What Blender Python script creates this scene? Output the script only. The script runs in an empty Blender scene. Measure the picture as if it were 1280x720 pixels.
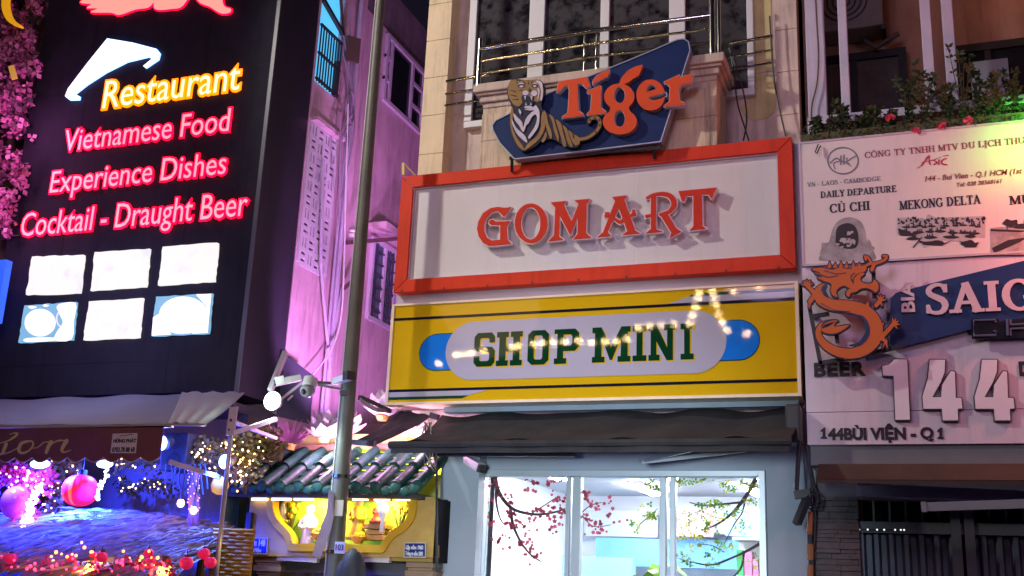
import bpy, bmesh, math, random
from mathutils import Vector, Matrix
from mathutils.geometry import delaunay_2d_cdt
random.seed(7)
scene = bpy.context.scene
COL = scene.collection
R = math.radians

# ------------------------------------------------------------------ camera
FPX, YAW, PITCH, ROLL, EYE = 1359.43, R(-20.97522), R(15.67637), R(2.41814), 1.6
fw = Vector((math.sin(YAW)*math.cos(PITCH), math.cos(YAW)*math.cos(PITCH), math.sin(PITCH)))
r0 = Vector((math.cos(YAW), -math.sin(YAW), 0)); u0 = r0.cross(fw)
rt = r0*math.cos(ROLL)+u0*math.sin(ROLL); up = u0*math.cos(ROLL)-r0*math.sin(ROLL)
cam = bpy.data.cameras.new('camera'); camo = bpy.data.objects.new('camera', cam); COL.objects.link(camo)
cam.sensor_width = 36; cam.lens = FPX/1280*36; cam.clip_start = .05; cam.clip_end = 600
camo.matrix_world = Matrix(((rt.x, up.x, -fw.x, 0), (rt.y, up.y, -fw.y, 0), (rt.z, up.z, -fw.z, EYE), (0, 0, 0, 1)))
scene.camera = camo

def at(px, py, Y):
    """world point on the plane y = Y behind a measured point of the photograph (1280x720)"""
    d = fw + rt*((px-640)/FPX) + up*((360-py)/FPX)
    p = d*(Y/d.y); p.z += EYE
    return p
def atx(px, py, X):
    d = fw + rt*((px-640)/FPX) + up*((360-py)/FPX)
    p = d*(X/d.x); p.z += EYE
    return p

# ------------------------------------------------------------------ night sky and lamps
w = bpy.data.worlds.new('World'); scene.world = w; w.use_nodes = True
nt = w.node_tree; bg = nt.nodes['Background']
sky = nt.nodes.new('ShaderNodeTexSky'); sky.sky_type = 'NISHITA'; sky.sun_disc = False
sky.sun_elevation = R(-6); sky.sun_rotation = R(200)
tint = nt.nodes.new('ShaderNodeMixRGB'); tint.blend_type = 'ADD'; tint.inputs[0].default_value = 1
tint.inputs[2].default_value = (.12, .09, .2, 1)
nt.links.new(sky.outputs[0], tint.inputs[1]); nt.links.new(tint.outputs[0], bg.inputs[0])
bg.inputs[1].default_value = .06
scene.view_settings.view_transform = 'Standard'; scene.view_settings.look = 'None'
scene.view_settings.exposure = 0; scene.view_settings.gamma = 1
scene.view_settings.use_curve_mapping = False
scene.cycles.sample_clamp_indirect = 4; scene.cycles.use_denoising = True
scene.cycles.max_bounces = 7; scene.cycles.caustics_reflective = False; scene.cycles.caustics_refractive = False

def lamp(name, kind, loc, energy, col, size=.2, target=None, angle=60, blend=.6):
    l = bpy.data.lights.new(name, kind); l.energy = energy; l.color = col
    if kind == 'AREA': l.shape = 'DISK'; l.size = size
    else: l.shadow_soft_size = size
    if kind == 'SPOT': l.spot_size = R(angle); l.spot_blend = blend
    o = bpy.data.objects.new(name, l); COL.objects.link(o); o.location = loc
    if target is not None:
        o.rotation_euler = (Vector(target)-Vector(loc)).to_track_quat('-Z', 'Y').to_euler()
    return o
lamp('street_lamp_light', 'SPOT', (-11, 3.9, 11.6), 3350, (1, .95, .86), .2, (-3.6, 10, 6.2), 38, .7)
lamp('street_fill_light', 'AREA', (-2.5, .5, 8.5), 190, (.74, .56, 1.0), 3.0, (-2.5, 10, 4.5))
lamp('street_warm_light', 'AREA', (-6.5, 4.2, 6.2), 16, (1, .62, .4), 2, (-8, 10, 3))
lamp('shopfront_fill_light', 'SPOT', (-1.6, .2, 2.2), 3000, (.70, .86, 1), .6, (-3.3, 10, 2.3), 33, .8)  # added cool fill for the shopfront, its cone kept off the bar
lamp('alley_purple_light', 'SPOT', (-5.75, 10.35, 3.3), 560, (.86, .34, 1.0), .12, (-7, 12.2, 5.6), 76, .35)
lamp('alley_high_light', 'SPOT', (-5.1, 11.2, 5.2), 900, (.90, .36, 1.0), .25, (-7, 13.0, 7.8), 72, .6)
lamp('green_stage_light', 'SPOT', (1.75, 9.45, 6.0), 250, (.10, 1.0, .08), .04, (1.28, 10, 5.78), 66, 1)
lamp('orange_stage_light', 'POINT', (1.72, 9.35, 4.95), 110, (1, .22, .15), .1)
lamp('pink_fill_light', 'AREA', (3.2, 3.0, 5.0), 60, (1, .58, .86), 1.2, (.6, 10, 4.6))  # added pink fill to lift the right-hand boards
lamp('veranda_red_light', 'POINT', (1.6, 10.9, 8.4), 13, (1, .38, .18), .2)

# ------------------------------------------------------------------ materials
MATS = {}
def mat(name, col, rough=.6, metal=0, var=.12, scale=4, bump=0, bscale=30, emit=None, es=0, streak=0, coat=0, alpha=None, bstretch=None, spec=.35):
    if name in MATS: return MATS[name]
    m = bpy.data.materials.new(name); m.use_nodes = True; t = m.node_tree; N = t.nodes; L = t.links
    b = N['Principled BSDF']
    b.inputs['Roughness'].default_value = rough; b.inputs['Metallic'].default_value = metal
    b.inputs['Specular IOR Level'].default_value = spec; b.inputs['Coat Weight'].default_value = coat; b.inputs['Coat Roughness'].default_value = .05
    tc = N.new('ShaderNodeTexCoord')
    nz = N.new('ShaderNodeTexNoise'); nz.inputs['Scale'].default_value = scale; nz.inputs['Detail'].default_value = 6
    nz.inputs['Roughness'].default_value = .65
    L.new(tc.outputs['Object'], nz.inputs['Vector'])
    mr = N.new('ShaderNodeMapRange'); mr.inputs[1].default_value = .25; mr.inputs[2].default_value = .75
    mr.inputs[3].default_value = 1-var; mr.inputs[4].default_value = 1+var
    L.new(nz.outputs['Fac'], mr.inputs[0])
    mul = N.new('ShaderNodeVectorMath'); mul.operation = 'SCALE'; mul.inputs[0].default_value = col
    L.new(mr.outputs[0], mul.inputs['Scale']); src = mul.outputs[0]
    if streak:
        mp = N.new('ShaderNodeMapping'); mp.inputs['Scale'].default_value = (7, 7, .7); L.new(tc.outputs['Object'], mp.inputs[0])
        n2 = N.new('ShaderNodeTexNoise'); n2.inputs['Scale'].default_value = 1.6; n2.inputs['Detail'].default_value = 8; n2.inputs['Roughness'].default_value = .7
        L.new(mp.outputs[0], n2.inputs['Vector'])
        r2 = N.new('ShaderNodeMapRange'); r2.inputs[1].default_value = .5; r2.inputs[2].default_value = .72
        r2.inputs[3].default_value = 1; r2.inputs[4].default_value = 1-streak; L.new(n2.outputs['Fac'], r2.inputs[0])
        m2 = N.new('ShaderNodeVectorMath'); m2.operation = 'SCALE'; L.new(src, m2.inputs[0]); L.new(r2.outputs[0], m2.inputs['Scale']); src = m2.outputs[0]
    L.new(src, b.inputs['Base Color'])
    if bump:
        n3 = N.new('ShaderNodeTexNoise'); n3.inputs['Scale'].default_value = bscale; n3.inputs['Detail'].default_value = 4
        if bstretch:
            mp = N.new('ShaderNodeMapping'); mp.inputs['Scale'].default_value = bstretch; L.new(tc.outputs['Object'], mp.inputs[0]); L.new(mp.outputs[0], n3.inputs['Vector'])
        else: L.new(tc.outputs['Object'], n3.inputs['Vector'])
        bp = N.new('ShaderNodeBump'); bp.inputs['Strength'].default_value = bump; bp.inputs['Distance'].default_value = .02
        L.new(n3.outputs['Fac'], bp.inputs['Height']); L.new(bp.outputs[0], b.inputs['Normal'])
    if emit:
        b.inputs['Emission Color'].default_value = (*emit, 1); b.inputs['Emission Strength'].default_value = es
    MATS[name] = m
    return m
def glow(name, col, es): return mat(name, tuple(min(.8, c) for c in col), .5, emit=col, es=es, var=.02)
def glassy(name, col=(.9, .95, 1), rough=.02, alpha=.12):
    if name in MATS: return MATS[name]
    m = bpy.data.materials.new(name); m.use_nodes = True; t = m.node_tree; N = t.nodes
    tr = N.new('ShaderNodeBsdfTransparent'); tr.inputs[0].default_value = (*col, 1)
    gl = N.new('ShaderNodeBsdfGlossy'); gl.inputs['Roughness'].default_value = rough
    mx = N.new('ShaderNodeMixShader'); mx.inputs[0].default_value = alpha
    t.links.new(tr.outputs[0], mx.inputs[1]); t.links.new(gl.outputs[0], mx.inputs[2])
    t.links.new(mx.outputs[0], N['Material Output'].inputs[0]); MATS[name] = m
    return m

# ------------------------------------------------------------------ object helpers
ORG = {}
def thing(name, label, cat, loc=(0, 0, 0), group=None):
    o = bpy.data.objects.new(name, None); COL.objects.link(o); o.location = loc; o.empty_display_size = .2
    ORG[o] = Vector(loc); o['label'] = label; o['category'] = cat
    if group: o['group'] = group
    return o
def copy_thing(o, loc, label=None):
    c = o.copy(); COL.objects.link(c); c.location = loc; ORG[c] = Vector(loc)
    if label: c['label'] = label
    for ch in list(o.children):
        d = ch.copy(); COL.objects.link(d); d.parent = c
        for g in list(ch.children):
            e = g.copy(); COL.objects.link(e); e.parent = d
    return c

class MB:
    def __init__(s): s.v = []; s.f = []
    def add(s, vs, fs):
        n = len(s.v); s.v += [tuple(p) for p in vs]; s.f += [tuple(i+n for i in f) for f in fs]; return s
    def box(s, x0, x1, y0, y1, z0, z1):
        v = [(x0, y0, z0), (x1, y0, z0), (x1, y1, z0), (x0, y1, z0), (x0, y0, z1), (x1, y0, z1), (x1, y1, z1), (x0, y1, z1)]
        return s.add(v, [(3, 2, 1, 0), (4, 5, 6, 7), (0, 1, 5, 4), (1, 2, 6, 5), (2, 3, 7, 6), (3, 0, 4, 7)])
    def hexa(s, a, b, c, d, off):
        """a quad a-b-c-d given a thickness vector"""
        o = Vector(off); q = [Vector(p) for p in (a, b, c, d)]
        return s.add(q+[p+o for p in q], [(0, 1, 2, 3), (7, 6, 5, 4), (0, 4, 5, 1), (1, 5, 6, 2), (2, 6, 7, 3), (3, 7, 4, 0)])
    def bar(s, p, q, wd, ht=None, upv=(0, 0, 1)):
        p, q = Vector(p), Vector(q); ht = ht or wd; d = (q-p).normalized(); u = Vector(upv)
        if abs(d.dot(u)) > .98: u = Vector((0, 1, 0))
        a = d.cross(u).normalized()*wd/2; b = a.cross(d).normalized()*ht/2
        v = [p-a-b, p+a-b, p+a+b, p-a+b, q-a-b, q+a-b, q+a+b, q-a+b]
        return s.add(v, [(3, 2, 1, 0), (4, 5, 6, 7), (0, 1, 5, 4), (1, 2, 6, 5), (2, 3, 7, 6), (3, 0, 4, 7)])
    def tube(s, pts, r, n=8, cap=True):
        pts = [Vector(p) for p in pts]; k = len(pts); rs = r if isinstance(r, (list, tuple)) else [r]*k
        base = len(s.v); prev = None
        for i, p in enumerate(pts):
            d = (pts[min(i+1, k-1)]-pts[max(i-1, 0)]).normalized()
            u = Vector((0, 0, 1)) if abs(d.z) < .9 else Vector((0, 1, 0))
            if prev is not None:
                a = (prev-d*prev.dot(d)); a = a.normalized() if a.length > 1e-5 else d.cross(u).normalized()
            else: a = d.cross(u).normalized()
            prev = a; b = d.cross(a)
            for j in range(n):
                t = 2*math.pi*j/n; s.v.append(tuple(p+(a*math.cos(t)+b*math.sin(t))*rs[i]))
        for i in range(k-1):
            for j in range(n):
                j2 = (j+1) % n; s.f.append((base+i*n+j, base+i*n+j2, base+(i+1)*n+j2, base+(i+1)*n+j))
        if cap:
            s.f.append(tuple(base+j for j in range(n))[::-1]); s.f.append(tuple(base+(k-1)*n+j for j in range(n)))
        return s
    def lathe(s, c, prof, n=16):
        c = Vector(c); base = len(s.v); k = len(prof)
        for r, z in prof:
            for j in range(n):
                t = 2*math.pi*j/n; s.v.append((c.x+r*math.cos(t), c.y+r*math.sin(t), c.z+z))
        for i in range(k-1):
            for j in range(n):
                j2 = (j+1) % n; s.f.append((base+i*n+j, base+i*n+j2, base+(i+1)*n+j2, base+(i+1)*n+j))
        s.f.append(tuple(base+j for j in range(n))[::-1]); s.f.append(tuple(base+(k-1)*n+j for j in range(n)))
        return s
    def ball(s, c, r, n=12, m=8):
        rx, ry, rz = r if isinstance(r, (tuple, list)) else (r, r, r); c = Vector(c); base = len(s.v)
        for i in range(1, m):
            a = math.pi*i/m
            for j in range(n):
                t = 2*math.pi*j/n
                s.v.append((c.x+rx*math.sin(a)*math.cos(t), c.y+ry*math.sin(a)*math.sin(t), c.z+rz*math.cos(a)))
        for i in range(m-2):
            for j in range(n):
                j2 = (j+1) % n; s.f.append((base+i*n+j, base+(i+1)*n+j, base+(i+1)*n+j2, base+i*n+j2))
        t0 = len(s.v); s.v += [(c.x, c.y, c.z+rz), (c.x, c.y, c.z-rz)]
        for j in range(n):
            j2 = (j+1) % n; s.f.append((t0, base+j, base+j2)); s.f.append((t0+1, base+(m-2)*n+j2, base+(m-2)*n+j))
        return s
    def grid(s, fn, nu, nv):
        base = len(s.v)
        for i in range(nu+1):
            for j in range(nv+1): s.v.append(tuple(fn(i/nu, j/nv)))
        for i in range(nu):
            for j in range(nv):
                a = base+i*(nv+1)+j; s.f.append((a, a+1, a+nv+2, a+nv+1))
        return s
    def ext(s, P, N=(), G=(), y0=0, y1=.01):
        """extrude the union of the (x, z) outlines P less N plus G from y0 back to y1"""
        pts = []; faces = []; kind = []
        for k, group in ((0, P), (1, N), (2, G)):
            for poly in group:
                if len(poly) < 3: continue
                a = sum(poly[i][0]*poly[(i+1) % len(poly)][1]-poly[(i+1) % len(poly)][0]*poly[i][1] for i in range(len(poly)))
                if abs(a) < 1e-10: continue
                if a < 0: poly = poly[::-1]
                faces.append(list(range(len(pts), len(pts)+len(poly)))); pts += [Vector((p[0], p[1])) for p in poly]; kind.append(k)
        V, E, F, ov, oe, of = delaunay_2d_cdt(pts, [], faces, 1, 1e-6)
        keep = []
        for f, src in zip(F, of):
            ks = {kind[i] for i in src}
            if 2 in ks or (0 in ks and 1 not in ks): keep.append(f)
        base = len(s.v); n = len(V); cnt = {}
        s.v += [(p.x, y0, p.y) for p in V]+[(p.x, y1, p.y) for p in V]
        for f in keep:
            s.f.append(tuple(base+i for i in f)); s.f.append(tuple(base+n+i for i in f)[::-1])
            for i in range(len(f)):
                e = (f[i], f[(i+1) % len(f)]); cnt[e] = cnt.get(e, 0)+1
        for (a, b) in cnt:
            if (b, a) not in cnt: s.f.append((base+b, base+a, base+n+a, base+n+b))
        return s
    def build(s, name, m, parent=None, label=None, cat=None, group=None, kind=None, smooth=False, bevel=0):
        me = bpy.data.meshes.new(name)
        if parent is not None: o0 = ORG[parent]
        else:
            xs = [p[0] for p in s.v]; ys = [p[1] for p in s.v]; zs = [p[2] for p in s.v]
            o0 = Vector(((min(xs)+max(xs))/2, (min(ys)+max(ys))/2, min(zs)))
        me.from_pydata([(p[0]-o0.x, p[1]-o0.y, p[2]-o0.z) for p in s.v], [], s.f); me.validate(); me.update()
        bm = bmesh.new(); bm.from_mesh(me)
        bmesh.ops.remove_doubles(bm, verts=bm.verts, dist=1e-6)
        lo = [v for v in bm.verts if not v.link_faces]; bmesh.ops.delete(bm, geom=lo, context='VERTS')
        bmesh.ops.recalc_face_normals(bm, faces=bm.faces)
        bm.to_mesh(me); bm.free()
        me.materials.append(m)
        if smooth: me.polygons.foreach_set('use_smooth', [True]*len(me.polygons))
        o = bpy.data.objects.new(name, me); COL.objects.link(o); ORG[o] = Vector(o0)
        if parent is not None: o.parent = parent
        else: o.location = o0
        if smooth and smooth != 'all':
            md = o.modifiers.new('edges', 'EDGE_SPLIT'); md.split_angle = R(40)
        if bevel:
            md = o.modifiers.new('bevel', 'BEVEL'); md.width = bevel; md.segments = 2; md.limit_method = 'ANGLE'
        if label: o['label'] = label
        if cat: o['category'] = cat
        if group: o['group'] = group
        if kind: o['kind'] = kind
        return o

def circle(cx, cy, rx, ry=None, n=28, a0=0, a1=360):
    ry = rx if ry is None else ry
    full = abs(a1-a0) >= 360
    return [(cx+rx*math.cos(R(a0+(a1-a0)*i/(n if full else n-1))), cy+ry*math.sin(R(a0+(a1-a0)*i/(n if full else n-1)))) for i in range(n)]
def smoothline(pts, n=5):
    """Catmull-Rom through points (any dimension)"""
    out = []
    for i in range(len(pts)-1):
        p0 = pts[max(i-1, 0)]; p1 = pts[i]; p2 = pts[i+1]; p3 = pts[min(i+2, len(pts)-1)]
        for k in range(n):
            t = k/n
            out.append(tuple(.5*((2*b)+(c-a)*t+(2*a-5*b+4*c-d)*t*t+(3*b-a-3*c+d)*t**3) for a, b, c, d in zip(p0, p1, p2, p3)))
    out.append(tuple(pts[-1])); return out
def closed(pts, n=5):
    """smooth closed outline"""
    k = len(pts); out = []
    for i in range(k):
        p0, p1, p2, p3 = (pts[(i+j) % k] for j in (-1, 0, 1, 2))
        for q in range(n):
            t = q/n
            out.append(tuple(.5*((2*b)+(c-a)*t+(2*a-5*b+4*c-d)*t*t+(3*b-a-3*c+d)*t**3) for a, b, c, d in zip(p0, p1, p2, p3)))
    return out
def stroke(pts, wd, join=8, caps=True):
    """outlines (quads and round joins) covering a line of the given width(s)"""
    k = len(pts); ws = wd if isinstance(wd, (list, tuple)) else [wd]*k; out = []
    for i in range(k-1):
        (x0, y0), (x1, y1) = pts[i][:2], pts[i+1][:2]; l = math.hypot(x1-x0, y1-y0)
        if l < 1e-9: continue
        nx, ny = -(y1-y0)/l, (x1-x0)/l; a, b = ws[i]/2, ws[i+1]/2
        out.append([(x0-nx*a, y0-ny*a), (x1-nx*b, y1-ny*b), (x1+nx*b, y1+ny*b), (x0+nx*a, y0+ny*a)])
    for i in range(0 if caps else 1, k if caps else k-1):
        out.append(circle(pts[i][0], pts[i][1], ws[i]/2*.999, n=join))
    return out
def edges(poly, wd):
    return stroke(list(poly)+[poly[0]], wd, 8)
def pl(pts, Y, s=1, ox=0, oy=0):
    """photograph outline (x/s+ox, y/s+oy) carried to the plane y = Y, as (x, z)"""
    out = []
    for p in pts:
        q = at(p[0]/s+ox, p[1]/s+oy, Y); out.append((q.x, q.z))
    return out

def text_data(body, bold=0, shear=0, space=1, res=3):
    cu = bpy.data.curves.new('t', 'FONT'); cu.body = body; cu.offset = bold; cu.shear = shear; cu.space_character = space
    cu.resolution_u = res; cu.extrude = .5; cu.size = 1
    o = bpy.data.objects.new('t', cu); COL.objects.link(o)
    dg = bpy.context.evaluated_depsgraph_get(); dg.update()
    me = bpy.data.meshes.new_from_object(o.evaluated_get(dg))
    v = [tuple(p.co) for p in me.vertices]; f = [tuple(p.vertices) for p in me.polygons]
    bpy.data.objects.remove(o); bpy.data.curves.remove(cu); bpy.data.meshes.remove(me)
    return v, f
def text(mb, body, x0, x1, zb, cap, y0, depth=.01, bold=0, shear=0, space=1, res=3):
    v, f = text_data(body, bold, shear, space, res)
    h, _ = text_data('H', bold, 0, 1, 1); hc = max(p[1] for p in h)
    a = min(p[0] for p in v); b = max(p[0] for p in v)
    sx = (x1-x0)/(b-a); sz = cap/hc
    mb.add([(x0+(p[0]-a)*sx, y0+depth/2-p[2]*depth, zb+p[1]*sz) for p in v], f)
    return mb
def ptext(mb, body, pl_, pr_, cap, Y, **k):
    a = at(*pl_, Y); b = at(*pr_, Y); c = at(pl_[0], pl_[1]-cap, Y)
    return text(mb, body, a.x, b.x, (a.z+b.z)/2, c.z-a.z, Y, **k)

# serif capitals for the painted signs: thick and thin strokes with bracket feet
def serif_glyph(ch, T=.16, t=.055, sf=.11):
    P = []
    def ln(x0, y0, x1, y1, wd): P.extend(stroke([(x0, y0), (x1, y1)], wd, caps=False))
    def foot(x, y, hw=sf): P.append([(x-hw-T/2+.02, y), (x+hw+T/2-.02, y), (x+hw+T/2-.02, y+t*(1 if y < .5 else -1)), (x-hw-T/2+.02, y+t*(1 if y < .5 else -1))])
    def arc(cx, cy, rx, ry, a0, a1, n=14):
        pts = [(cx+rx*math.cos(R(a0+(a1-a0)*i/n)), cy+ry*math.sin(R(a0+(a1-a0)*i/n))) for i in range(n+1)]
        P.extend(stroke(pts, [t+(T-t)*abs(math.cos(R(a0+(a1-a0)*i/n)))**1.3 for i in range(n+1)], 6))
    def stem(x, y0=0, y1=1, feet=True):
        ln(x, y0, x, y1, T)
        if feet: foot(x, 0); foot(x, 1)
    base = ch
    if ch == 'A': ln(.1, 0, .4, .98, t*1.3); ln(.38, 1, .68, 0, T); ln(.2, .33, .6, .33, t); foot(.1, 0, .08); foot(.68, 0, .08); wd = .82
    elif ch == 'B': stem(.16); arc(.3, .76, .24, .215, 90, -90); arc(.3, .27, .29, .245, 90, -90); ln(.14, .975, .3, .975, t); ln(.14, .53, .3, .53, t); ln(.14, .028, .3, .028, t); wd = .7
    elif ch in 'CG':
        arc(.44, .5, .33, .475, 45, 318); ln(.7, .98, .7, .68, t)
        if ch == 'G': ln(.68, .06, .68, .42, T*.9); ln(.54, .42, .82, .42, t); wd = .88
        else: ln(.7, .04, .7, .25, t); wd = .8
    elif ch == 'D': stem(.16); arc(.28, .5, .4, .473, 90, -90, 18); ln(.14, .973, .3, .973, t); ln(.14, .028, .3, .028, t); wd = .84
    elif ch in 'EF':
        stem(.16); ln(.14, .973, .6, .973, t); ln(.6, 1, .6, .78, t); ln(.14, .52, .45, .52, t); ln(.45, .62, .45, .42, t)
        if ch == 'E': ln(.14, .028, .62, .028, t); ln(.62, 0, .62, .24, t)
        wd = .7
    elif ch == 'H': stem(.16); stem(.66); ln(.16, .52, .66, .52, t); wd = .82
    elif ch == 'I': stem(.18); wd = .36
    elif ch == 'K': stem(.16); ln(.2, .42, .62, .98, t*1.3); ln(.32, .56, .68, .02, T); foot(.64, 1, .05); foot(.68, 0, .06); wd = .82
    elif ch == 'L': stem(.16); ln(.14, .028, .6, .028, t); ln(.6, 0, .6, .26, t); wd = .68
    elif ch == 'M': ln(.12, 0, .14, 1, t*1.3); ln(.15, 1, .46, .04, T); ln(.46, .02, .76, 1, t*1.3); ln(.8, 0, .8, 1, T); foot(.12, 0, .06); foot(.8, 0, .08); foot(.12, 1, .05); foot(.82, 1, .05); wd = .96
    elif ch == 'N': ln(.14, 0, .14, 1, t*1.3); ln(.14, 1, .66, .02, T); ln(.66, 0, .66, 1, t*1.3); foot(.14, 0, .06); foot(.1, 1, .05); foot(.66, 1, .06); wd = .8
    elif ch == 'O': arc(.42, .5, .34, .475, 0, 360, 22); wd = .84
    elif ch in 'PR':
        stem(.16); arc(.3, .73, .27, .245, 90, -90); ln(.14, .973, .3, .973, t); ln(.14, .485, .3, .485, t); wd = .68
        if ch == 'R': ln(.36, .48, .64, .02, T); foot(.66, 0, .04); wd = .8
    elif ch == 'S':
        pts = smoothline([(.54, .76), (.46, .94), (.3, .97), (.13, .86), (.13, .68), (.3, .55), (.46, .44), (.52, .26), (.43, .07), (.28, .03), (.13, .08), (.07, .27)], 3)
        n = len(pts); P.extend(stroke(pts, [t+(T-t)*max(0, 1-abs(i/(n-1)-.5)*2.6) for i in range(n)], 6)); ln(.54, .98, .54, .7, t); ln(.07, .02, .07, .3, t); wd = .62
    elif ch == 'T': stem(.36, feet=False); foot(.36, 0); ln(.04, .973, .68, .973, t); ln(.05, 1, .05, .76, t); ln(.67, 1, .67, .76, t); wd = .72
    elif ch == 'U': ln(.16, 1, .16, .3, T); arc(.4, .3, .25, .275, 180, 360); ln(.65, 1, .65, .3, t*1.3); foot(.16, 1, .08); foot(.65, 1, .05); wd = .8
    elif ch == 'V': ln(.1, 1, .4, 0, T); ln(.4, .02, .66, 1, t*1.3); foot(.1, 1, .07); foot(.66, 1, .05); wd = .76
    elif ch == 'Y': ln(.1, 1, .38, .45, T); ln(.38, .45, .64, 1, t*1.3); ln(.38, 0, .38, .46, T); foot(.1, 1, .07); foot(.64, 1, .05); foot(.38, 0); wd = .74
    elif ch == '-': ln(.04, .38, .3, .38, t*1.6); wd = .34
    else: wd = .32
    return P, wd
MARKS = {'Ô': ('O', '^'), 'Ư': ('U', "'"), 'Ơ': ('O', "'"), 'Ị': ('I', '.'), 'Ủ': ('U', '?'), 'Ũ': ('U', '~'), 'É': ('E', '/')}
def serif(mb, body, x0, x1, zb, cap, y0, depth=.006, T=.16, t=.055, track=.04):
    shapes = []; x = 0
    for ch in body:
        b, mk = MARKS.get(ch, (ch, None)); P, wd = serif_glyph(b, T, t)
        if mk == '^': P = P+stroke([(wd/2-.17, 1.06), (wd/2, 1.22), (wd/2+.17, 1.06)], .06)
        if mk == "'": P = P+stroke([(wd-.1, .9), (wd+.02, 1.0), (wd-.02, 1.12)], .07)
        if mk == '.': P = P+[circle(wd/2, -.15, .08, n=8)]
        if mk == '?': P = P+stroke([(wd/2-.1, 1.2), (wd/2+.04, 1.28), (wd/2+.06, 1.18), (wd/2, 1.08)], .06)
        if mk == '~': P = P+stroke([(wd/2-.18, 1.08), (wd/2-.06, 1.18), (wd/2+.06, 1.08), (wd/2+.18, 1.18)], .06)
        if mk == '/': P = P+stroke([(wd/2-.08, 1.08), (wd/2+.1, 1.24)], .07)
        shapes.append((x, P)); x += wd+track
    k = (x1-x0)/(x-track)
    for xx, P in shapes:
        if P: mb.ext([[(x0+(xx+p[0])*k, zb+p[1]*cap) for p in q] for q in P], y0=y0, y1=y0+depth)
    return mb
def pserif(mb, body, a, b, cap, Y, **k):
    p = at(*a, Y); q = at(*b, Y); c = at(a[0], a[1]-cap, Y)
    return serif(mb, body, p.x, q.x, (p.z+q.z)/2, c.z-p.z, Y, **k)
# ------------------------------------------------------------------ setting
m_asph = mat('asphalt', (.05, .05, .052), .75, bump=.4, bscale=90)
m_pave = mat('paving', (.22, .20, .19), .7, bump=.3, bscale=40)
MB().box(-120, 120, -120, 8.3, -.3, 0).build('street', m_asph, kind='structure')
MB().box(-120, 120, 8.3, 8.45, -.3, .12).build('kerb', mat('kerb stone', (.3, .29, .28), .8), kind='structure')
MB().box(-120, 120, 8.45, 60, -.3, .116).build('pavement', m_pave, kind='structure')

# ------------------------------------------------------------------ mini mart building
m_cream = mat('cream tile', (.72, .55, .34), .55, var=.12, scale=1.5, streak=.35, bump=.08)
m_wallp = mat('worn plaster', (.60, .48, .42), .8, var=.22, scale=1.8, streak=.45, bump=.15)
m_grey = mat('grey plaster', (.36, .40, .45), .7, var=.06, scale=1.2, bump=.05)
m_white = mat('white aluminium', (.70, .68, .68), .4, var=.04)
m_steel = mat('stainless steel', (.55, .52, .46), .16, 1, var=.05)
m_dark = mat('dark metal', (.03, .03, .033), .45)
m_black = mat('black fabric', (.026, .024, .025), .75, var=.5, scale=2.2, bump=.4, bscale=9, streak=.3)
X0, X1 = -5.2, -1.0
G = thing('shop_building', 'narrow cream tiled shop house with balcony, between the pink alley and the house numbered 144', 'building', (-3.1, 10.6, 0))
def wall_tiles():
    b = MB()
    b.box(X0+.02, X1-.02, 10.62, 16, 3.05, 13)
    return b
wall_tiles().build('upper_wall', m_wallp, G)
b = MB()
xl = at(548, 640, 10.4).x; xw0, xw1 = at(596, 640, 10.4).x, at(958.5, 640, 10.4).x; zt = at(760, 588, 10.4).z
b.box(at(548.5, 640, 10.2).x, at(596.5, 640, 10.2).x, 10.2, 10.65, 0, 3.06); b.box(at(596.5, 640, 10.2).x, xw0, 10.42, 10.65, 0, 3.06); b.box(xw0, xw1, 10.4, 10.65, zt, 3.06); b.box(xw1, -.98, 10.4, 10.65, 0, 3.06)
b.box(xw0, xw1, 10.4, 10.65, 0, .25)
b.build('shopfront_wall', m_grey, G)
# pillars faced with big tiles
def pillar(a, c, z0=5.9, z1=12.6):
    b = MB(); z = z0; random.seed(3)
    while z < z1:
        b.box(a, c, 10.40, 10.66, z, z+.475); z += .48
    b.box(a+.006, c-.006, 10.412, 10.66, z0, z1)
    return b
pillar(at(523, 200, 10.4).x, at(553, 200, 10.4).x).build('pillar', m_cream, G, bevel=.004)
pillar(at(969, 60, 10.4).x, at(997, 60, 10.4).x).build('pillar', mat('pinkish tile', (.68, .52, .43), .5, var=.14, streak=.35, spec=.2), G, bevel=.004)
# peeling paint patches on the flank wall
b = MB()
b.ext([pl(closed([(930, 100), (948, 92), (966, 100), (967, 140), (940, 150), (925, 135), (938, 122)]), 10.61), pl([(941, -5), (963, -5), (966, 88), (943, 92)], 10.61)], y0=10.612, y1=10.63)
b.build('old_paint', mat('yellowed plaster', (.58, .48, .24), .8, var=.15, streak=.3), G)
# upper windows
wn = MB()
def zpx(y, px=760, Y=10.56): return at(px, y, Y).z
zb, ztop = at(700, 140, 10.58).z, 9.6
fr = MB(); cur = []
edges_px = [(587, 596), (662, 681), (751, 762), (837, 857), (934, 942)]
ex = [(at(a, 40, 10.56).x, at(c, 40, 10.56).x) for a, c in edges_px]
for a, c in ex: fr.box(a, c, 10.53, 10.63, zb, ztop)
fr.box(ex[0][0], ex[-1][1], 10.535, 10.63, zb-.08, zb); fr.box(ex[0][0], ex[-1][1], 10.535, 10.63, ztop, ztop+.08)
W = fr.build('window', m_white, G, bevel=.006)
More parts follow.
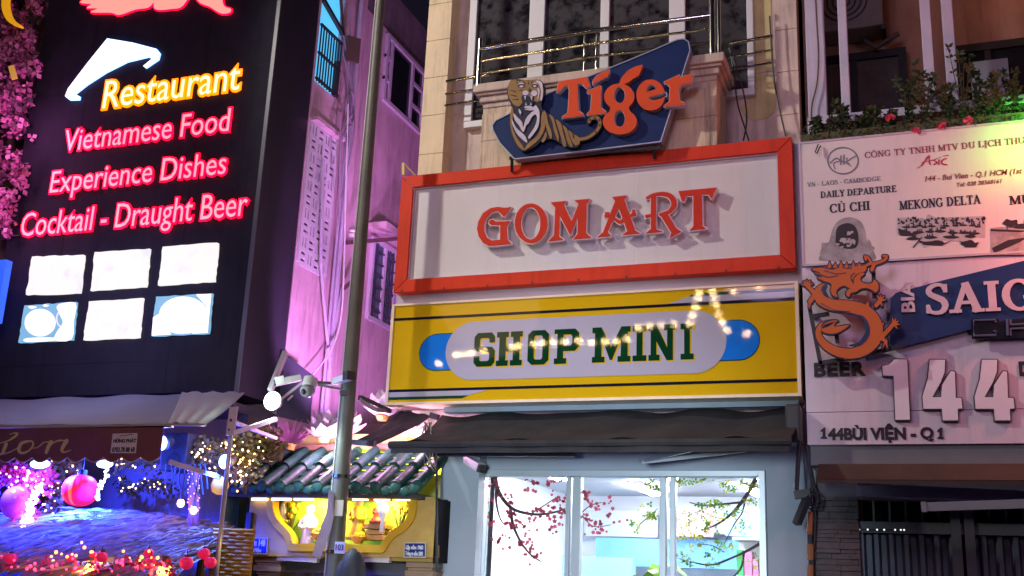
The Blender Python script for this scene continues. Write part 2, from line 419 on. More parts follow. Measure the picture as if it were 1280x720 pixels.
# lace curtains behind the glass
m = bpy.data.materials.new('lace curtain'); m.use_nodes = True; t = m.node_tree; N = t.nodes; L = t.links
tc = N.new('ShaderNodeTexCoord'); vo = N.new('ShaderNodeTexVoronoi'); vo.inputs['Scale'].default_value = 7; vo.feature = 'SMOOTH_F1'
nz = N.new('ShaderNodeTexNoise'); nz.inputs['Scale'].default_value = 16; nz.inputs['Detail'].default_value = 5
ad = N.new('ShaderNodeMath'); ad.operation = 'MULTIPLY_ADD'; ad.inputs[1].default_value = .9
cr = N.new('ShaderNodeValToRGB'); cr.color_ramp.elements[0].position = .42; cr.color_ramp.elements[0].color = (.005, .005, .008, 1)
cr.color_ramp.elements[1].position = .72; cr.color_ramp.elements[1].color = (.06, .055, .06, 1)
L.new(tc.outputs['Object'], vo.inputs[0]); L.new(tc.outputs['Object'], nz.inputs[0]); L.new(nz.outputs[0], ad.inputs[0])
iv = N.new('ShaderNodeMath'); iv.operation = 'MULTIPLY_ADD'; iv.inputs[1].default_value = -.75; iv.inputs[2].default_value = .52
L.new(vo.outputs[0], iv.inputs[0]); L.new(iv.outputs[0], ad.inputs[2])
L.new(ad.outputs[0], cr.inputs[0]); L.new(cr.outputs[0], N['Principled BSDF'].inputs['Base Color']); N['Principled BSDF'].inputs['Roughness'].default_value = .9; N['Principled BSDF'].inputs['Specular IOR Level'].default_value = .08
for (a, c), (d, e) in zip(ex[:-1], ex[1:]):
    MB().box(c, d, 10.57, 10.6, zb, ztop).build('pane', m, W)
# balcony: a tiled block with a moulded ledge
bx0, bx1 = at(602, 150, 10.02).x, at(896, 120, 10.02).x; zl = at(750, 88, 10.0).z
b = MB(); z = 5.97
while z < zl-.36:
    x = bx0
    while x < bx1-.02:
        x2 = min(x+.62, bx1); b.box(x, x2-.004, 10.03, 10.6, z, min(z+.32, zl-.25)-.006); x = x2
    z += .32
b.box(bx0+.005, bx1-.005, 10.042, 10.6, 5.97, zl-.24)
bal = b.build('balcony', mat('ribbed tile', (.62, .47, .32), .6, var=.18, scale=2, streak=.6, bump=.5, bscale=22, bstretch=(2.2, 2.2, .12)), G)
b = MB()
for k, (o, h0, h1) in enumerate([(.0, .26, .20), (.03, .20, .13), (.06, .13, .10), (.09, .10, .0)]):
    b.box(bx0-o, bx1+o, 10.03-o-.002, 10.6, zl-h0, zl-h1)
b.build('ledge', mat('moulded ledge', (.55, .43, .34), .65, var=.15, streak=.4), bal, bevel=.012)
# railing
rail = thing('balcony_railing', 'polished steel railing along the balcony above the tiger sign', 'railing', (-3.1, 10.05, zl))
zr = at(740, 41, 10.04).z
b = MB()
ra, rb = at(600, 60, 10.04).x, at(890, 40, 10.04).x
b.tube([(ra, 10.04, zr), ((ra+rb)/2, 10.0, zr), (rb, 10.04, zr)], .027, 10)
b.build('handrail', m_steel, rail, smooth=True)
b = MB()
for k in (.36, .68):
    z = zl+(zr-zl)*k; b.tube([(ra, 10.04, z), ((ra+rb)/2, 10.0, z), (rb, 10.04, z)], .015, 8)
b.build('rail_bar', m_steel, rail, smooth=True)
for x, hh, r in ((ra, .12, .028), (at(730, 60, 10.02).x, 0, .016), (at(745, 60, 10.02).x, 0, .016), (rb, .3, .034), (rb+.07, .2, .02)):
    b = MB(); b.tube([(x, 10.045, zl), (x, 10.045, zr+hh)], r, 10)
    if hh > .25: b.ball((x, 10.045, zr+hh+.02), .055)
    b.build('post', m_steel, rail, smooth=True)
for xa, xb in ((at(559, 85, 10.4).x, ra), (rb+.1, at(966, 36, 10.4).x)):
    b = MB()
    for k in (.3, .6, .93): b.tube([(xa, 10.4, zl+(zr-zl)*k-.12), (xb, 10.36, zl+(zr-zl)*k-.12)], .02 if k > .9 else .013, 8)
    b.build('side_rail', m_steel, rail, smooth=True)

# ------------------------------------------------------------------ tiger beer sign
m_navy = mat('navy panel', (.010, .026, .10), .45, var=.25, scale=1.5, spec=.15)
m_orange = mat('orange red letters', (.70, .085, .024), .5, var=.05, spec=.12)
T = thing('beer_sign', 'dark blue pointed sign with a roaring tiger and orange lettering below the balcony rail', 'sign', at(735, 190, 9.9))
Z1 = (3, 580, 0)
board = closed([(107, 470), (150, 437), (350, 335), (545, 257), (700, 193), (805, 149), (838, 152), (848, 190), (800, 340), (738, 532), (460, 566), (190, 597), (140, 540)], 4)
board = [(107, 470), (120, 452), (150, 437), (350, 335), (545, 257), (700, 193), (800, 150), (825, 147), (842, 157), (848, 190), (800, 340), (738, 532), (460, 566), (190, 597), (135, 537), (110, 490)]
P = pl(board, 9.86, *Z1)
MB().ext([P], y0=9.86, y1=9.96).build('panel', m_navy, T)
MB().ext([], [], edges(P, .012), y0=9.85, y1=9.965).build('edge_trim', mat('sign edge', (.32, .34, .40), .4, .6), T)
Z4 = (5.54, 600, 80); Z5 = (5.54, 700, 60)
LP = [pl([(545, 120), (740, 88), (762, 160), (735, 167), (705, 135), (672, 136), (682, 322), (715, 345), (714, 358), (568, 376), (571, 362), (608, 335), (617, 180), (610, 147), (580, 156), (542, 196), (528, 192)], 9.79, *Z4)]
LP += [pl(p, 9.79, *Z5) for p in (
    [(188, 298), (275, 260), (284, 264), (280, 410), (318, 440), (315, 453), (190, 466), (185, 455), (212, 430), (218, 318), (188, 312)],
    [(228, 256), (225, 230), (250, 192), (290, 168), (340, 150), (342, 165), (326, 200), (290, 213), (250, 235)],
    circle(410, 336, 105, 90), circle(414, 510, 118, 88), [(350, 395), (470, 395), (490, 450), (340, 450)],
    [(405, 262), (425, 205), (470, 155), (520, 128), (570, 114), (572, 126), (546, 190), (505, 213), (470, 240)],
    circle(627, 325, 99, 108),
    [(722, 232), (825, 184), (832, 206), (860, 190), (920, 181), (904, 241), (866, 246), (832, 258), (819, 290), (825, 365), (861, 379), (858, 396), (720, 406), (722, 395), (756, 370), (762, 272), (746, 250), (722, 246)])]
LN = [pl(p, 9.79, *Z5) for p in (circle(412, 326, 38, 56), circle(412, 488, 38, 58), [(597, 305), (603, 270), (632, 250), (660, 262), (666, 283)],
     [(602, 345), (734, 304), (738, 332), (726, 336), (692, 352), (640, 364)])]
MB().ext(LP, LN, y0=9.79, y1=9.858).build('lettering', m_orange, T)
rim = MB()
rim.ext(LP, LN, [e for p in LP[:3]+LP[-1:] for e in edges(p, .012)]+[e for p in LN for e in edges(p, .008)], y0=9.797, y1=9.857)
rim.build('letter_rim', mat('pale letter rim', (.52, .50, .55), .4), T)
# tiger emblem
m_tb = mat('tiger brown', (.27, .145, .035), .5, var=.2); m_tw = mat('tiger white', (.55, .50, .58), .5); m_tn = mat('tiger navy', (.010, .012, .035), .4)
sil = closed([(215, 112), (250, 104), (320, 112), (395, 108), (430, 122), (445, 170), (440, 230), (425, 275), (438, 320), (520, 370), (600, 440), (680, 500), (690, 560), (640, 578), (575, 560), (500, 520), (430, 530), (380, 570), (305, 604), (255, 570), (212, 480), (205, 380), (218, 300), (192, 230), (190, 170)], 4)
tail = smoothline([(660, 520), (730, 515), (790, 480), (825, 435), (830, 395), (805, 370), (765, 380), (755, 400)], 4)
MB().ext([pl(sil, 9.80, *Z4)]+[pl(q, 9.80, *Z4) for q in stroke(tail, 34)], y0=9.80, y1=9.858).build('tiger_outline', m_tn, T)
br = [closed(p, 4) for p in (
    [(214, 118), (245, 106), (262, 117), (320, 110), (385, 112), (402, 125), (422, 145), (434, 190), (425, 238), (402, 262), (372, 258), (300, 264), (272, 292), (240, 286), (215, 255), (198, 222), (194, 170)],
    [(218, 300), (232, 330), (222, 420), (250, 500), (290, 560), (308, 598), (262, 565), (222, 480), (208, 390)],
    [(308, 598), (330, 552), (392, 500), (420, 440), (422, 380), (436, 330), (452, 400), (440, 470), (400, 530), (350, 570)],
    [(440, 320), (462, 350), (470, 400), (498, 480), (490, 520), (462, 450), (448, 390)],
    [(455, 470), (462, 500), (440, 540), (425, 535), (440, 505)],
    [(480, 350), (510, 372), (520, 410), (545, 500), (540, 535), (512, 460), (500, 400)],
    [(525, 385), (560, 410), (572, 460), (598, 560), (575, 565), (562, 510), (540, 440)],
    [(572, 425), (600, 445), (615, 490), (640, 560), (632, 575), (605, 540), (590, 480)],
    [(612, 460), (640, 480), (645, 510), (672, 545), (668, 565), (645, 548), (625, 505)],
    [(648, 490), (680, 502), (692, 530), (680, 560), (662, 520)])]
tb = [q for q in stroke(tail, 20)]
tn = []
for i in (9, 13, 17, 21, 25):
    x, y = tail[min(i, len(tail)-1)]; tn.append(circle(x, y, 5.5, 9, n=8))
MB().ext([pl(p, 9.792, *Z4) for p in br+tb], [pl(p, 9.79, *Z4) for p in tn], y0=9.792, y1=9.80).build('tiger_fur', m_tb, T)
wh = [circle(287, 155, 15, 7, n=12), circle(379, 153, 12, 7, n=12), circle(316, 200, 21, 16, n=14), circle(374, 202, 22, 20, n=14), circle(336, 299, 30, 10, n=12)]
wh += [closed(p, 3) for p in (
    [(258, 142), (285, 128), (304, 138), (285, 138)], [(362, 138), (382, 128), (398, 140), (382, 137)],
    [(385, 118), (410, 115), (430, 135), (437, 190), (430, 245), (418, 250), (424, 190), (410, 140)],
    [(398, 165), (412, 180), (408, 225), (398, 250), (402, 205)],
    [(308, 312), (335, 312), (365, 300), (385, 285), (398, 300), (412, 330), (410, 400), (395, 450), (345, 515), (335, 500), (375, 440), (395, 380), (385, 350), (360, 365), (330, 420), (325, 390), (350, 340), (375, 320), (345, 322), (320, 318)],
    [(268, 310), (285, 328), (282, 350), (270, 335)],
    [(232, 340), (260, 370), (290, 400), (298, 440), (315, 385), (340, 350), (348, 355), (318, 430), (298, 470), (270, 425), (240, 385)],
    [(220, 380), (250, 440), (300, 485), (318, 510), (325, 545), (265, 495), (228, 430)])]
MB().ext([pl(p, 9.786, *Z4) for p in wh], y0=9.786, y1=9.792).build('tiger_markings', m_tw, T)
ng = [circle(287, 153, 25, 13, n=14), circle(379, 151, 21, 13, n=14), closed([(290, 222), (312, 214), (345, 224), (370, 214), (376, 232), (364, 282), (332, 290), (303, 282), (288, 246)], 3)]
for a, c, wd in (((298, 114), (312, 138), 7), ((332, 112), (336, 138), 7), ((364, 114), (356, 136), 7), ((200, 180), (245, 190), 8), ((200, 212), (248, 222), 8), ((222, 248), (262, 244), 8), ((250, 118), (262, 140), 8), ((345, 160), (345, 178), 10), ((262, 180), (292, 182), 6)): ng += stroke([a, c], [2, wd])
ng += [[(330, 180), (362, 180), (346, 198)]]
MB().ext([pl(p, 9.789, *Z4) for p in ng], y0=9.789, y1=9.792).build('tiger_face_lines', m_tn, T)
fg = [[(304, 222), (320, 220), (312, 250)], [(348, 222), (364, 220), (357, 252)], [(312, 284), (324, 284), (317, 264)], [(346, 284), (357, 284), (351, 264)]]
MB().ext([pl(p, 9.782, *Z4) for p in fg], y0=9.783, y1=9.786).build('tiger_teeth', m_tw, T)
MB().bar(at(640, 196, 9.9), at(640, 215, 9.98), .03).bar(at(818, 180, 9.9), at(818, 198, 9.98), .03).bar(at(637, 198, 9.91), at(826, 185, 9.91), .03).build('bracket', m_dark, T)

# ------------------------------------------------------------------ red framed sign board
m_board = mat('white sign sheet', (.67, .635, .615), .5, spec=.15, streak=.07, var=.03, scale=.8, bump=.03, bscale=3)
m_red = mat('red frame', (.64, .045, .015), .45, var=.12, scale=2, spec=.12, streak=.22)
S = thing('shop_sign', 'wide white sign board with red letters in a thick red frame', 'sign', (-3.1, 10.1, 4.63))
ox0, ox1, oz0, oz1 = -5.184, -1.009, 4.634, 5.958
ix0, ix1, iz0, iz1 = -5.042, -1.147, 4.772, 5.821
MB().box(ox0+.03, ox1-.03, 10.058, 10.12, oz0+.03, oz1-.03).build('panel', m_board, S)
g = .006
for q in ([(ox0, oz1), (ox1, oz1), (ix1, iz1), (ix0, iz1)], [(ox0, oz0), (ix0, iz0), (ix1, iz0), (ox1, oz0)],
          [(ox0, oz1-g), (ix0, iz1-g), (ix0, iz0+g), (ox0, oz0+g)], [(ix1, iz1-g), (ox1, oz1-g), (ox1, oz0+g), (ix1, iz0+g)]):
    MB().ext([q], y0=10.0, y1=10.13).build('frame', m_red, S, bevel=.004)
MB().ext([], [], edges([(ix0+.004, iz0+.004), (ix1-.004, iz0+.004), (ix1-.004, iz1-.004), (ix0+.004, iz1-.004)], .018), y0=10.03, y1=10.059).build('inner_bead', mat('bead', (.55, .46, .5), .4), S)
b = MB()
for f in (.265, .64): x = ix0+(ix1-ix0)*f; b.box(x-.004, x+.004, 10.0565, 10.06, iz0, iz1)
b.build('sheet_joint', mat('joint', (.74, .68, .66), .5), S)
Z6 = (3.765, 580, 220); YL = 9.965
GO = {'G': ([[(222, 147), (195, 151), (160, 146), (125, 152), (90, 175), (68, 215), (62, 250), (70, 285), (90, 315), (115, 328), (160, 326), (225, 319), (205, 300), (201, 240), (217, 212), (175, 214), (150, 215), (135, 205), (122, 208), (117, 222), (128, 232), (145, 230), (171, 232), (171, 300), (132, 304), (108, 290), (96, 260), (96, 225), (108, 195), (130, 172), (160, 164), (184, 190), (192, 190)]], []),
 'O': ([circle(316, 223, 77, 93, 36)], [circle(314, 223, 46, 76, 30)]),
 'M': ([[(408, 125), (480, 118), (470, 136), (506, 214), (540, 132), (520, 115), (592, 108), (577, 132), (574, 268), (603, 292), (512, 299), (534, 275), (536, 190), (500, 280), (450, 185), (448, 285), (470, 301), (395, 308), (424, 280), (430, 150)]], []),
 'A': ([[(698, 100), (765, 92), (753, 116), (712, 119)], [(716, 108), (742, 125), (676, 262), (692, 283), (628, 290), (655, 265)], [(714, 106), (753, 108), (806, 257), (830, 270), (745, 279), (769, 260), (722, 132)]]
       + stroke([(668, 188), (700, 196), (735, 220), (768, 192), (804, 180)], 15) + [[(664, 170), (684, 172), (690, 200), (664, 196)], [(792, 160), (804, 156), (808, 188), (790, 190)]], []),
 'R': ([[(880, 96), (904, 92), (904, 250), (936, 263), (855, 271), (880, 250)], [(852, 184), (895, 177), (895, 190), (856, 198)], [(918, 176), (955, 172), (998, 245), (1024, 262), (968, 291), (976, 268)]]
       + stroke(smoothline([(862, 104), (890, 90), (930, 84), (966, 92), (986, 115), (986, 142), (966, 168), (925, 182)], 3), [12, 13, 14, 15, 15, 16, 17, 19, 21, 23, 25, 26, 26, 26, 25, 23, 21, 19, 17, 16, 15, 14]), []),
 'T': ([[(1010, 72), (1188, 55), (1165, 108), (1152, 88), (1120, 87), (1122, 235), (1141, 248), (1062, 257), (1080, 238), (1080, 92), (1047, 94), (1034, 120), (1025, 118)]], [])}
m_gored = mat('red letter face', (.60, .040, .015), .5, var=.06, spec=.12); m_pink = mat('pale letter side', (.72, .52, .56), .4)
for ch in 'GOMART':
    Pp = [pl(p, YL, *Z6) for p in GO[ch][0]]; Nn = [pl(p, YL, *Z6) for p in GO[ch][1]]
    lo = MB().ext(Pp, Nn, [e for p in (Pp if ch in 'GOMT' else Pp) for e in edges(p, .022)]+[e for p in Nn for e in edges(p, .02)], y0=YL, y1=10.02).build('letter', m_pink, S)
    MB().ext(Pp, Nn, y0=YL-.006, y1=YL+.002).build('letter_face', m_gored, lo)
    b = MB(); x = sum(p[0] for p in Pp[0])/len(Pp[0]); z = sum(p[1] for p in Pp[0])/len(Pp[0])
b = MB()
for k in range(9): x = ox0+.1+k*.49; b.tube([(x, 9.996, oz0+.015), (x, 10.002, oz0+.015)], .012, 6)
b.build('screw', m_dark, S)

# grey backing box between and behind the two signs
MB().box(-5.21, -.955, 10.14, 10.36, 4.515, 5.955).build('sign_backing_box', mat('grey lilac sheet', (.50, .44, .52), .5, var=.06), None, 'lilac grey metal box holding the two shop signs off the wall', 'sign box', bevel=.004)
MB().bar(at(504.5, 219, 10.2), at(504.5, 204, 10.2), .03).bar(at(506, 206, 10.2), at(519, 219, 10.25), .015).build('sign_hook', mat('yellow steel', (.6, .5, .15), .5), None, 'small steel hook at the upper left corner of the red frame', 'bracket')

# ------------------------------------------------------------------ yellow sign
m_yel = mat('yellow sign film', (.60, .35, .007), .03, var=.06, scale=1.2, bump=.007, bscale=48)
Yg = dict(rough=.07, bump=.05, bscale=26)
Y = thing('mini_shop_sign', 'glossy yellow sign with green block letters on a white pill under the red framed board', 'sign', (-3.1, 10.1, 3.42))
yx0, yx1, yz0, yz1 = -5.189, -.991, 3.422, 4.505
MB().box(yx0+.03, yx1-.03, 10.01, 10.33, yz0+.02, yz1-.02).build('panel', m_yel, Y)
MB().ext([[(yx0, yz0), (yx1, yz0), (yx1, yz1), (yx0, yz1)]], [[(yx0+.032, yz0+.028), (yx1-.032, yz0+.028), (yx1-.032, yz1-.022), (yx0+.032, yz1-.022)]], y0=9.995, y1=10.34).build('frame', mat('cream edge strip', (.80, .62, .42), .4), Y)
def pill(x0, x1, z0, z1):
    r = (z1-z0)/2; rx = r*1.0
    return circle(x0+rx, (z0+z1)/2, rx, r, 24, 90, 270)+circle(x1-rx, (z0+z1)/2, rx, r, 24, -90, 90)
def zz(px, py): return at(px, py, 10.0).z
def xx(px, py): return at(px, py, 10.0).x
bl = pill(xx(524.5, 440), xx(948.5, 420), zz(555, 462), zz(555, 417.5))
wp = pill(xx(557, 440), xx(908, 430), zz(620, 474), zz(620, 400.5))
MB().ext([bl], [], edges(bl, .018), y0=10.007, y1=10.011).build('pill_outline', mat('dark green film', (.01, .05, .035), .03, bump=.007, bscale=48), Y)
MB().ext([bl], y0=10.004, y1=10.007).build('blue_pill', mat('blue film', (.012, .16, .58), .03, bump=.007, bscale=48), Y)
MB().ext([wp], y0=10.0015, y1=10.004).build('white_pill', mat('white film', (.40, .35, .41), .03, var=.03, bump=.007, bscale=48), Y)
b = MB(); zl1 = zz(500, 399); zl2 = zz(600, 485.5)
b.box(yx0+.033, yx1-.033, 10.006, 10.011, zl1-.014, zl1+.014); b.box(yx0+.033, yx1-.033, 10.006, 10.011, zl2-.014, zl2+.014)
b.build('line', mat('black film', (.012, .010, .02), .03, bump=.007, bscale=48), Y)
up0 = xx(835, 378); dn1 = xx(608, 494)
for q in ([(up0, zl1+.015), (yx1-.034, zl1+.015), (yx1-.034, zl1+.075), (up0+.2, zl1+.075)], [(yx0+.034, zl2-.015), (dn1, zl2-.015), (dn1-.2, zl2-.065), (yx0+.034, zl2-.065)]): MB().ext([q], y0=10.005, y1=10.011).build('white_stripe', MATS['white film'], Y)
for q in ([(up0+.2, zl1+.077), (yx1-.034, zl1+.077), (yx1-.034, zl1+.105), (up0+.26, zl1+.105)], [(yx0+.034, zl2-.067), (dn1-.2, zl2-.067), (dn1-.27, zl2-.095), (yx0+.034, zl2-.095)]): MB().ext([q], y0=10.005, y1=10.011).build('green_stripe', MATS['dark green film'], Y)
def slab(ch):
    s = .26; h = .16
    def r(a, c, d, e): return [(a, d), (c, d), (c, e), (a, e)]
    if ch == 'S':
        return [[(.16, 0), (.84, 0), (1, .12), (1, .46), (.86, .57), (.3, .60), (.27, .64), (.27, .80), (.34, .84), (.66, .84), (.72, .80), (.72, .70), (.98, .70), (.98, .88), (.82, 1), (.16, 1), (0, .88), (0, .56), (.14, .45), (.68, .42), (.73, .38), (.73, .20), (.66, .16), (.34, .16), (.27, .20), (.27, .31), (0, .31), (0, .12)]], []
    if ch == 'O': return [[(.2, 0), (.8, 0), (1, .12), (1, .88), (.8, 1), (.2, 1), (0, .88), (0, .12)]], [[(.36, .15), (.64, .15), (.7, .2), (.7, .8), (.64, .85), (.36, .85), (.3, .8), (.3, .2)]]
    if ch == 'H': return [r(.1, .36, 0, 1), r(.64, .9, 0, 1), r(0, .46, 0, h), r(.54, 1, 0, h), r(0, .46, 1-h, 1), r(.54, 1, 1-h, 1), r(.3, .7, .42, .58)], []
    if ch == 'P': return [r(.12, .37, 0, 1), r(0, .5, 0, h), [(0, 1), (.84, 1), (1, .88), (1, .5), (.84, .36), (.3, .36), (.3, .9), (0, .86)]], [[(.37, .52), (.66, .52), (.73, .58), (.73, .78), (.66, .84), (.37, .84)]]
    if ch == 'I': return [r(.28, .72, 0, 1), r(0, 1, 0, h), r(0, 1, 1-h, 1)], []
    if ch == 'N': return [r(.08, .3, 0, 1), r(.7, .92, 0, 1), r(0, .42, 0, h), r(.58, 1, 1-h, 1), [(0, 1), (.3, 1), (.92, 0), (.68, 0), (.08, .84), (0, .84)]], []
    if ch == 'M': return [r(.07, .25, 0, 1), r(.75, .93, 0, 1), r(0, .33, 0, h), r(.67, 1, 0, h), [(0, 1), (.24, 1), (.5, .42), (.76, 1), (1, 1), (1, .84), (.8, .84), (.53, .06), (.47, .06), (.2, .84), (0, .84)]], []
b = MB(); sh = MB(); z0 = (zz(600, 459.5)+zz(860, 448))/2; z1 = (zz(622, 415.5)+zz(760, 408.5))/2
for ch, a, c in (('S', 592.4, 618.8), ('H', 620.5, 652.8), ('O', 659.5, 685.9), ('P', 692.6, 723.6), ('M', 740, 788), ('I', 790.7, 808), ('N', 810.6, 843.9), ('I', 850.7, 867)):
    xa, xc = xx(a, 440), xx(c, 436); Pp, Nn = slab(ch)
    f = lambda q, dx=0, dz=0: [(xa+(xc-xa)*p[0]+dx, z0+(z1-z0)*p[1]+dz) for p in q]
    sh.ext([f(q, .014, -.012) for q in Pp], [f(q, .014, -.012) for q in Nn], y0=10.0005, y1=10.002)
    b.ext([f(q) for q in Pp], [f(q) for q in Nn], y0=9.999, y1=10.002)
sh.build('letter_shadow', MATS['yellow sign film'], Y)
b.build('lettering', mat('green film', (.004, .036, .012), .03, bump=.007, bscale=48), Y)

# ------------------------------------------------------------------ shop front
# black retractable awning
A = thing('shop_awning', 'wide black roll out awning under the yellow sign', 'awning', (-2.9, 9.7, 2.9))
b = MB(); ax0, ax1 = -4.66, -1.02
def aw(u, v):
    y = 10.28-1.1*u; z = 3.36-.44*u-.06*math.sin(math.pi*u)*(1+.5*math.sin(9*v+.6))-.016*math.sin(23*v+3*u)-.010*math.sin(47*v-5*u)*u-.012*math.sin(7*u+31*v)*(1-u)
    return (ax0+(ax1-ax0)*v, y, z)
b.grid(aw, 14, 110); b.grid(lambda u, v: (lambda p: (p[0], p[1], p[2]-.012))(aw(u, v)), 14, 110)
b.build('canopy', m_black, A, smooth='all')
b = MB(); b.tube([(ax0-.02, 9.17, 2.895), (ax1+.02, 9.17, 2.895)], .035, 8)
b.grid(lambda u, v: (ax0+(ax1-ax0)*v, 9.165-.01*math.sin(30*v), 2.915-.1*u), 2, 60); b.build('front_bar', m_black, A)
MB().box(ax0+.05, ax1-.02, 10.2, 10.36, 3.37, 3.42).build('cassette', mat('blue grey steel', (.30, .36, .40), .45), A)
for (p, q, r_) in ((at(545, 565, 9.9), at(719, 566, 9.9), .07), ):
    MB().bar(p, q, r_, .08).build('folding_arm', m_dark, A)
b = MB(); b.bar(at(800, 577, 9.9), at(865, 562, 9.7), .035).bar(at(803, 578, 9.88), at(933, 563, 9.88), .03); b.build('folding_arm', mat('pale steel arm', (.28, .30, .32), .35, .5), A)
# gear box and crank at the right end
K = thing('awning_gear', 'black gear box with hanging crank rod at the right end of the black awning', 'gear box', at(995, 545, 9.7))
b = MB(); b.box(*(sorted((at(984, 540, 9.9).x, at(1003, 540, 9.9).x))), 9.75, 10.0, at(990, 556, 9.9).z, at(990, 508, 9.9).z); b.build('gear_case', m_dark, K, bevel=.02)
MB().tube([at(999, 552, 9.8), at(995, 622, 9.8)], .02).tube([at(1003, 552, 9.85), at(1008, 618, 9.85)], .006).build('crank_rod', m_dark, K)
MB().bar(at(993, 619, 9.8), at(1013, 616, 9.8), .07).bar(at(1010, 620, 9.8), at(996, 655, 9.7), .07, .05).build('crank_handle', m_dark, K)
# window
yw = 10.42
Wd = thing('shop_window', 'wide white framed shop window with blossom branches on its panes', 'window', at(777, 700, yw))
wx = lambda p: at(p, 640, yw).x
zt = at(760, 588, 10.4).z
b = MB(); zi = at(760, 596.5, yw).z
b.box(wx(596), wx(607), 10.36, 10.5, .25, zt); b.box(wx(950), wx(958.5), 10.36, 10.5, .25, zt); b.box(wx(607), wx(950), 10.36, 10.5, zi+.0, zt); b.box(wx(607), wx(950), 10.36, 10.5, .25, .33)
b.build('frame', mat('window aluminium', (.52, .58, .60), .35, .3, var=.05), Wd, bevel=.008)
for a, c in ((708.5, 713.5), (716.5, 727), (825.5, 833.5), (838, 845)):
    MB().box(wx(a), wx(c), 10.38, 10.47, .33, zi).build('mullion', MATS['window aluminium'], Wd, bevel=.006)
def film(name, col):
    if name in MATS: return MATS[name]
    m = bpy.data.materials.new(name); m.use_nodes = True; t = m.node_tree; N = t.nodes; b = N['Principled BSDF']
    b.inputs['Base Color'].default_value = (*col, 1); tl = N.new('ShaderNodeBsdfTranslucent'); tl.inputs[0].default_value = (*[min(1, c*1.6) for c in col], 1)
    mx = N.new('ShaderNodeMixShader'); mx.inputs[0].default_value = .22
    t.links.new(b.outputs[0], mx.inputs[1]); t.links.new(tl.outputs[0], mx.inputs[2]); t.links.new(mx.outputs[0], N['Material Output'].inputs[0]); MATS[name] = m
    return m
m_gl = glassy('window glass', (.96, .98, 1), .02, .06)
for a, c in ((607, 708.5), (727, 825.5), (845, 950)):
    MB().box(wx(a), wx(c), 10.425, 10.431, .33, zi).build('pane', m_gl, Wd)
# blossom and leaf branches stuck on the glass
def branch_art(paths, tips, cols, seed, spread, size, leaf=False):
    random.seed(seed); Yd = 10.418
    P = []
    for pts, w0, w1 in paths:
        q = smoothline(pts, 5); n = len(q); ws = [1.35*(w0+(w1-w0)*i/(n-1)) for i in range(n)]
        for s_ in stroke(q, ws, 6): P.append(pl(s_, Yd))
    br = MB().ext(P, y0=Yd, y1=Yd+.003)
    outs = []
    cl = [[] for _ in cols]
    for (x, y, n, sp) in tips:
        for k in range(n):
            px, py = x+random.gauss(0, sp), y+random.gauss(0, sp*.7); s = size*random.uniform(.6, 1.25); a0 = random.uniform(0, 6.3)
            ci = random.randrange(len(cols))
            for j in range(3 if leaf else 5):
                t = a0+j*(2.1 if leaf else 1.257)
                dx, dy = math.cos(t), math.sin(t)
                cl[ci].append([(px, py), (px+s*(dx*.6-dy*.45), py+s*(dy*.6+dx*.45)), (px+s*dx*1.2, py+s*dy*1.2), (px+s*(dx*.6+dy*.45), py+s*(dy*.6-dx*.45))])
    lo = 607.5
    for i, c in enumerate(cl):
        m_ = MB()
        for q in c:
            if any(abs(p[0]-v) < 5 for p in q for v in (718, 834, 604)) or any(p[0] > 949.5 or p[1] < 597 for p in q): continue
            w_ = pl(q, Yd); m_.add([(p[0], Yd-.0015-.0006*i, p[1]) for p in w_], [tuple(range(len(w_)))])
        outs.append(m_)
    return br, outs
red_paths = [([(618, 594), (622, 612), (632, 628), (645, 638), (668, 643), (690, 641), (706, 636)], 4.5, 1.2), ([(621, 608), (620, 625), (624, 645), (630, 656)], 3, .8), ([(638, 634), (641, 655), (650, 676), (662, 692), (676, 702)], 3.2, 1),
             ([(611, 640), (613, 670), (622, 680)], 1, .7), ([(664, 642), (680, 632), (695, 622)], 1.2, .7), ([(728, 640), (738, 632), (752, 628)], 1, .6), ([(728, 645), (742, 658), (764, 656)], 1, .6)]
red_tips = [(616, 602, 8, 5), (612, 625, 9, 5), (630, 620, 7, 6), (663, 606, 9, 8), (690, 603, 8, 7), (700, 626, 12, 7), (640, 640, 8, 6), (668, 641, 9, 8), (690, 640, 10, 8), (705, 640, 5, 4), (650, 660, 10, 8), (655, 680, 14, 8), (668, 695, 10, 7), (612, 655, 9, 5), (625, 672, 9, 7), (685, 655, 10, 10), (640, 655, 7, 6),
            (732, 620, 8, 6), (742, 632, 8, 6), (735, 648, 10, 6), (750, 660, 10, 8), (765, 650, 6, 8), (760, 628, 4, 6)]
br, fl = branch_art(red_paths, [(a, c, int(n*1.3), s) for a, c, n, s in red_tips], 2*[0], 5, 1, 2.2)
br.build('branch_sticker', mat('branch print', (.05, .03, .03), .6), Wd)
for f_, c in zip(fl, ((.40, .05, .09), (.26, .035, .06))): f_.build('blossom_sticker', film('blossom print %d' % (c[0]*100), c), Wd)
gr_paths = [([(944, 600), (934, 618), (922, 634), (910, 646), (895, 656), (880, 662)], 4.5, 1), ([(926, 628), (905, 630), (880, 632), (862, 628)], 2.2, .8), ([(932, 620), (928, 640), (918, 655), (905, 680)], 2, .8),
            ([(949, 680), (935, 688), (918, 696), (890, 706), (862, 702), (848, 698)], 3, .8), ([(930, 690), (925, 712), (905, 730)], 2.5, 1), ([(905, 690), (890, 682), (872, 680)], 1, .6), ([(800, 655), (812, 645), (822, 636)], 1, .6)]
